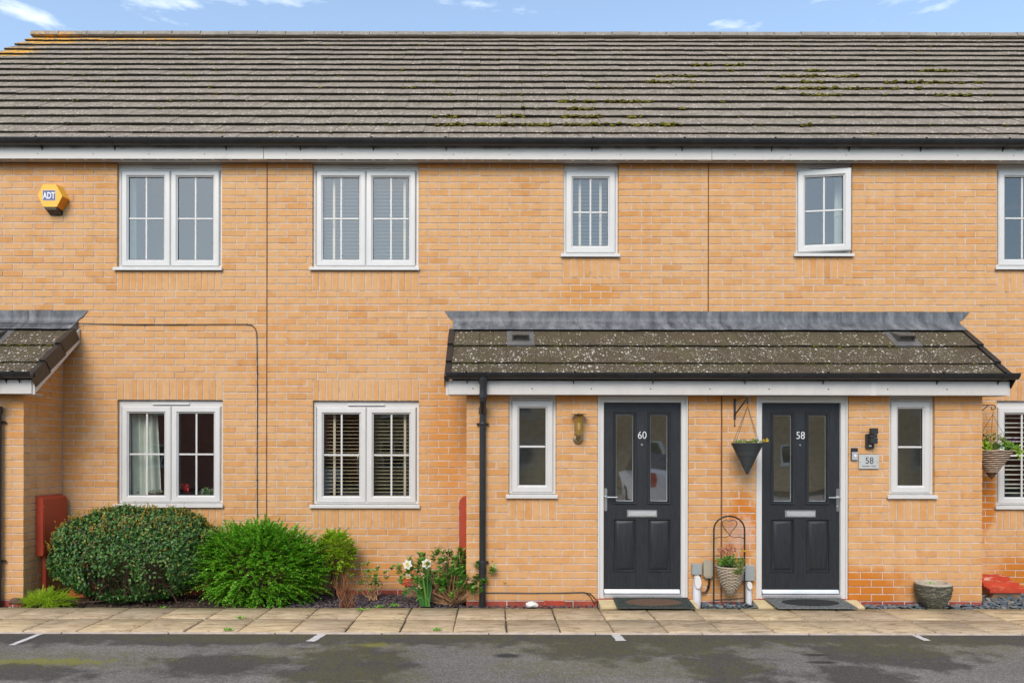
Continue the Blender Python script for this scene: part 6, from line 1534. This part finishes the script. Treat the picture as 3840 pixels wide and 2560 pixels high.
t = thing('potted_flowers', 'potted plant with white flowers on the right of the left ground-floor sill', 'potted plant', (IN(1270, 0).x, .18, zs1)); c = IN(1270, 0).x
m = MB(); m.lathe([(.04, 0), (.052, .05), (.05, .055), (0, .05)], (c, .18, zs1), 18, cap=False); m.build('pot', M['pvc'], t); posy(t, (c, .17, zs1 + .03), .09, .12, 170, M['hyd_leaf'], .034, 33, 'leaves'); posy(t, (c, .15, zs1 + .10), .075, .06, 34, M['white_petal'], .026, 34, 'blooms')
t = thing('red_flower', 'red artificial flower hanging low behind the right pane of the left ground-floor window', 'ornament', tuple(IN(945, 1240, .12)))
g = np.random.default_rng(40); c = np.array(IN(940, 1215, .14)); link('petals', leaf_mesh('petals', c + g.normal(size=(22, 3)) * np.array([.022, .01, .022]), g.normal(size=(22, 3)), np.array([0, -1, 0]) + g.normal(size=(22, 3)) * .3, .042, .03, M['red_petal'] if 'red_petal' in M else M['red_cloth']), t)
m = MB(); m.tube([IN(960, 1250, .14), IN(1010, 1305, .15), IN(1015, 1330, .16)], .003, 5); m.build('stalk', M['red_cloth'], t)
t = thing('red_bottle', 'small red bottle-shaped ornament at the far left of the left ground-floor sill', 'ornament', (IN(210, 0).x, .18, zs1)); c = IN(210, 0).x
m = MB(); m.lathe([(.022, 0), (.024, .04), (.012, .065), (.009, .11), (0, .112)], (c, .18, zs1), 16, cap=False); m.build('bottle', M['red_cloth'], t); m = MB(); m.tube([(c + .005, .18, zs1 + .085), (c + .04, .18, zs1 + .10), (c + .075, .18, zs1 + .105)], .006, 6); m.build('spout', M['red_cloth'], t)
stone_y = None

# ------------------------------------------------------------------ the other side of the street (seen only as reflections)
def opp_house(x0, x1, y, mat, label, zt=5.0):
    h = thing('brick_house', label, 'house', ((x0 + x1) / 2, y, 0))
    m = MB(); m.box(x0, x1, y - 7, y, -.05, zt); m.build('wall', mat, h, smooth=0)
    m = MB(); m.prism([(y + .3, zt - .05), (y + .3, zt + .05), (y - 3.5, zt + 2.9), (y - 7.3, zt + .05), (y - 7.3, zt - .05)], 0, x0 - .1, x1 + .1); m.build('roof', M['tile'], h, smooth=0)
    m = MB(); m.box(x0 - .05, x1 + .05, y + .02, y + .22, zt - .15, zt + .04); m.build('fascia', M['fascia'], h, smooth=0)
    x = x0 + 1.0
    while x < x1 - 1.5:
        for z in (.9, 3.3):
            m = MB(); m.ring(x, x + 1.15, z, z + 1.15, [(0, y + .001), (0, y + .04), (.07, y + .05), (.08, y + .02)]); m.box(x + .55, x + .60, y + .02, y + .05, z + .07, z + 1.08); m.box(x - .05, x + 1.2, y, y + .1, z - .05, z - .002)
            w = m.build('window', M['pvc'], h, smooth=0); q = MB(); q.add([(x + .07, y + .012, z + .07), (x + 1.08, y + .012, z + .07), (x + 1.08, y + .012, z + 1.08), (x + .07, y + .012, z + 1.08)], [(0, 1, 2, 3)]); q.build('pane', M['car_dark'], w, smooth=0)
        x += 3.1
    return h
opp_house(-48, -28, -25.5, M['opp_buff'], 'brown brick house across the street, far left')
opp_house(26, 50, -26, M['opp_red'], 'red brick house across the street, far right')
opp_house(-26, -7.5, -25, M['opp_red'], 'red brick house across the street, left')
opp_house(-6.5, 3.5, -27, M['opp_buff'], 'brown brick house across the street, middle')
opp_house(5.5, 24, -26, M['opp_buff'], 'brown brick house across the street, right')
def car(x, y, rz, label):
    c = thing('parked_car', label, 'car', (x, y, -.018), None); mt = Matrix.Translation((x, y, -.018)) @ Matrix.Rotation(rz, 4, 'Z')
    prof = [(-2.1, .35), (-2.15, .75), (-1.95, .98), (-1.1, 1.05), (-.45, 1.50), (1.2, 1.56), (1.95, 1.10), (2.08, .95), (2.1, .38), (1.75, .30), (1.62, .58), (1.3, .66), (1.0, .58), (.88, .28), (-.9, .28), (-1.02, .58), (-1.32, .66), (-1.65, .58), (-1.78, .30)]
    def add(name, mb, mat, par=c):
        me = mb.mesh(name, mat, 40); me.transform(mt); return link(name, me, par)
    m = MB(); m.add([(px_, s * (.86 if pz < 1.1 else .68), pz) for s in (-1, 1) for px_, pz in prof], [tuple(range(19)), tuple(range(37, 18, -1))] + [(i, (i + 1) % 19, (i + 1) % 19 + 19, i + 19) for i in range(19)]); body = add('body', m, M['car_white'])
    m = MB()
    for s in (-1, 1): m.add([(-1.0, s * .86, 1.08), (-.48, s * .715, 1.44), (1.15, s * .71, 1.48), (1.75, s * .855, 1.12)], [(0, 1, 2, 3)])
    m.add([(-1.12, -.74, 1.085), (-1.12, .74, 1.085), (-.50, .62, 1.505), (-.50, -.62, 1.505)], [(0, 1, 2, 3)]); m.add([(1.26, -.62, 1.56), (1.26, .62, 1.56), (1.94, .74, 1.14), (1.94, -.74, 1.14)], [(0, 1, 2, 3)]); add('windows', m, M['car_dark'])
    for px_ in (-1.34, 1.31):
        for s in (-1, 1):
            m = MB(); m.lathe([(.20, -.10), (.32, -.10), (.33, -.08), (.33, .08), (.32, .10), (.20, .10)], (px_, s * .80, .33), 24, 'y'); w = add('wheel', m, M['tyre']); m = MB(); m.lathe([(0, -.105), (.19, -.105), (.20, -.06)], (px_, s * .80, .33), 16, 'y', cap=False) if s < 0 else m.lathe([(0, .105), (.19, .105), (.20, .06)], (px_, s * .80, .33), 16, 'y', cap=False); me = m.mesh('rim', M['alu'], 40); me.transform(mt); link('rim', me, w)
    for s in (-1, 1): m = MB(); m.box(-2.17, -2.0, s * .7 - .13, s * .7 + .13, .68, .84, .02); add('headlight', m, M['glass_clear']); m = MB(); m.box(1.98, 2.12, s * .72 - .10, s * .72 + .10, .78, 1.0, .02); add('tail_light', m, M['lens_red'])
    m = MB(); m.box(2.095, 2.115, -.26, .26, .55, .66); add('number_plate', m, M['plate_yellow'])
    return c
M['glass_clear'] = plain('headlight_lens', (.6, .62, .65), .1, var=.05)
car(4.6, -13.2, R(90), 'white car parked across the road behind the viewer')
car(-6.0, -14.0, R(90), 'white car parked across the road to the left, behind the viewer')
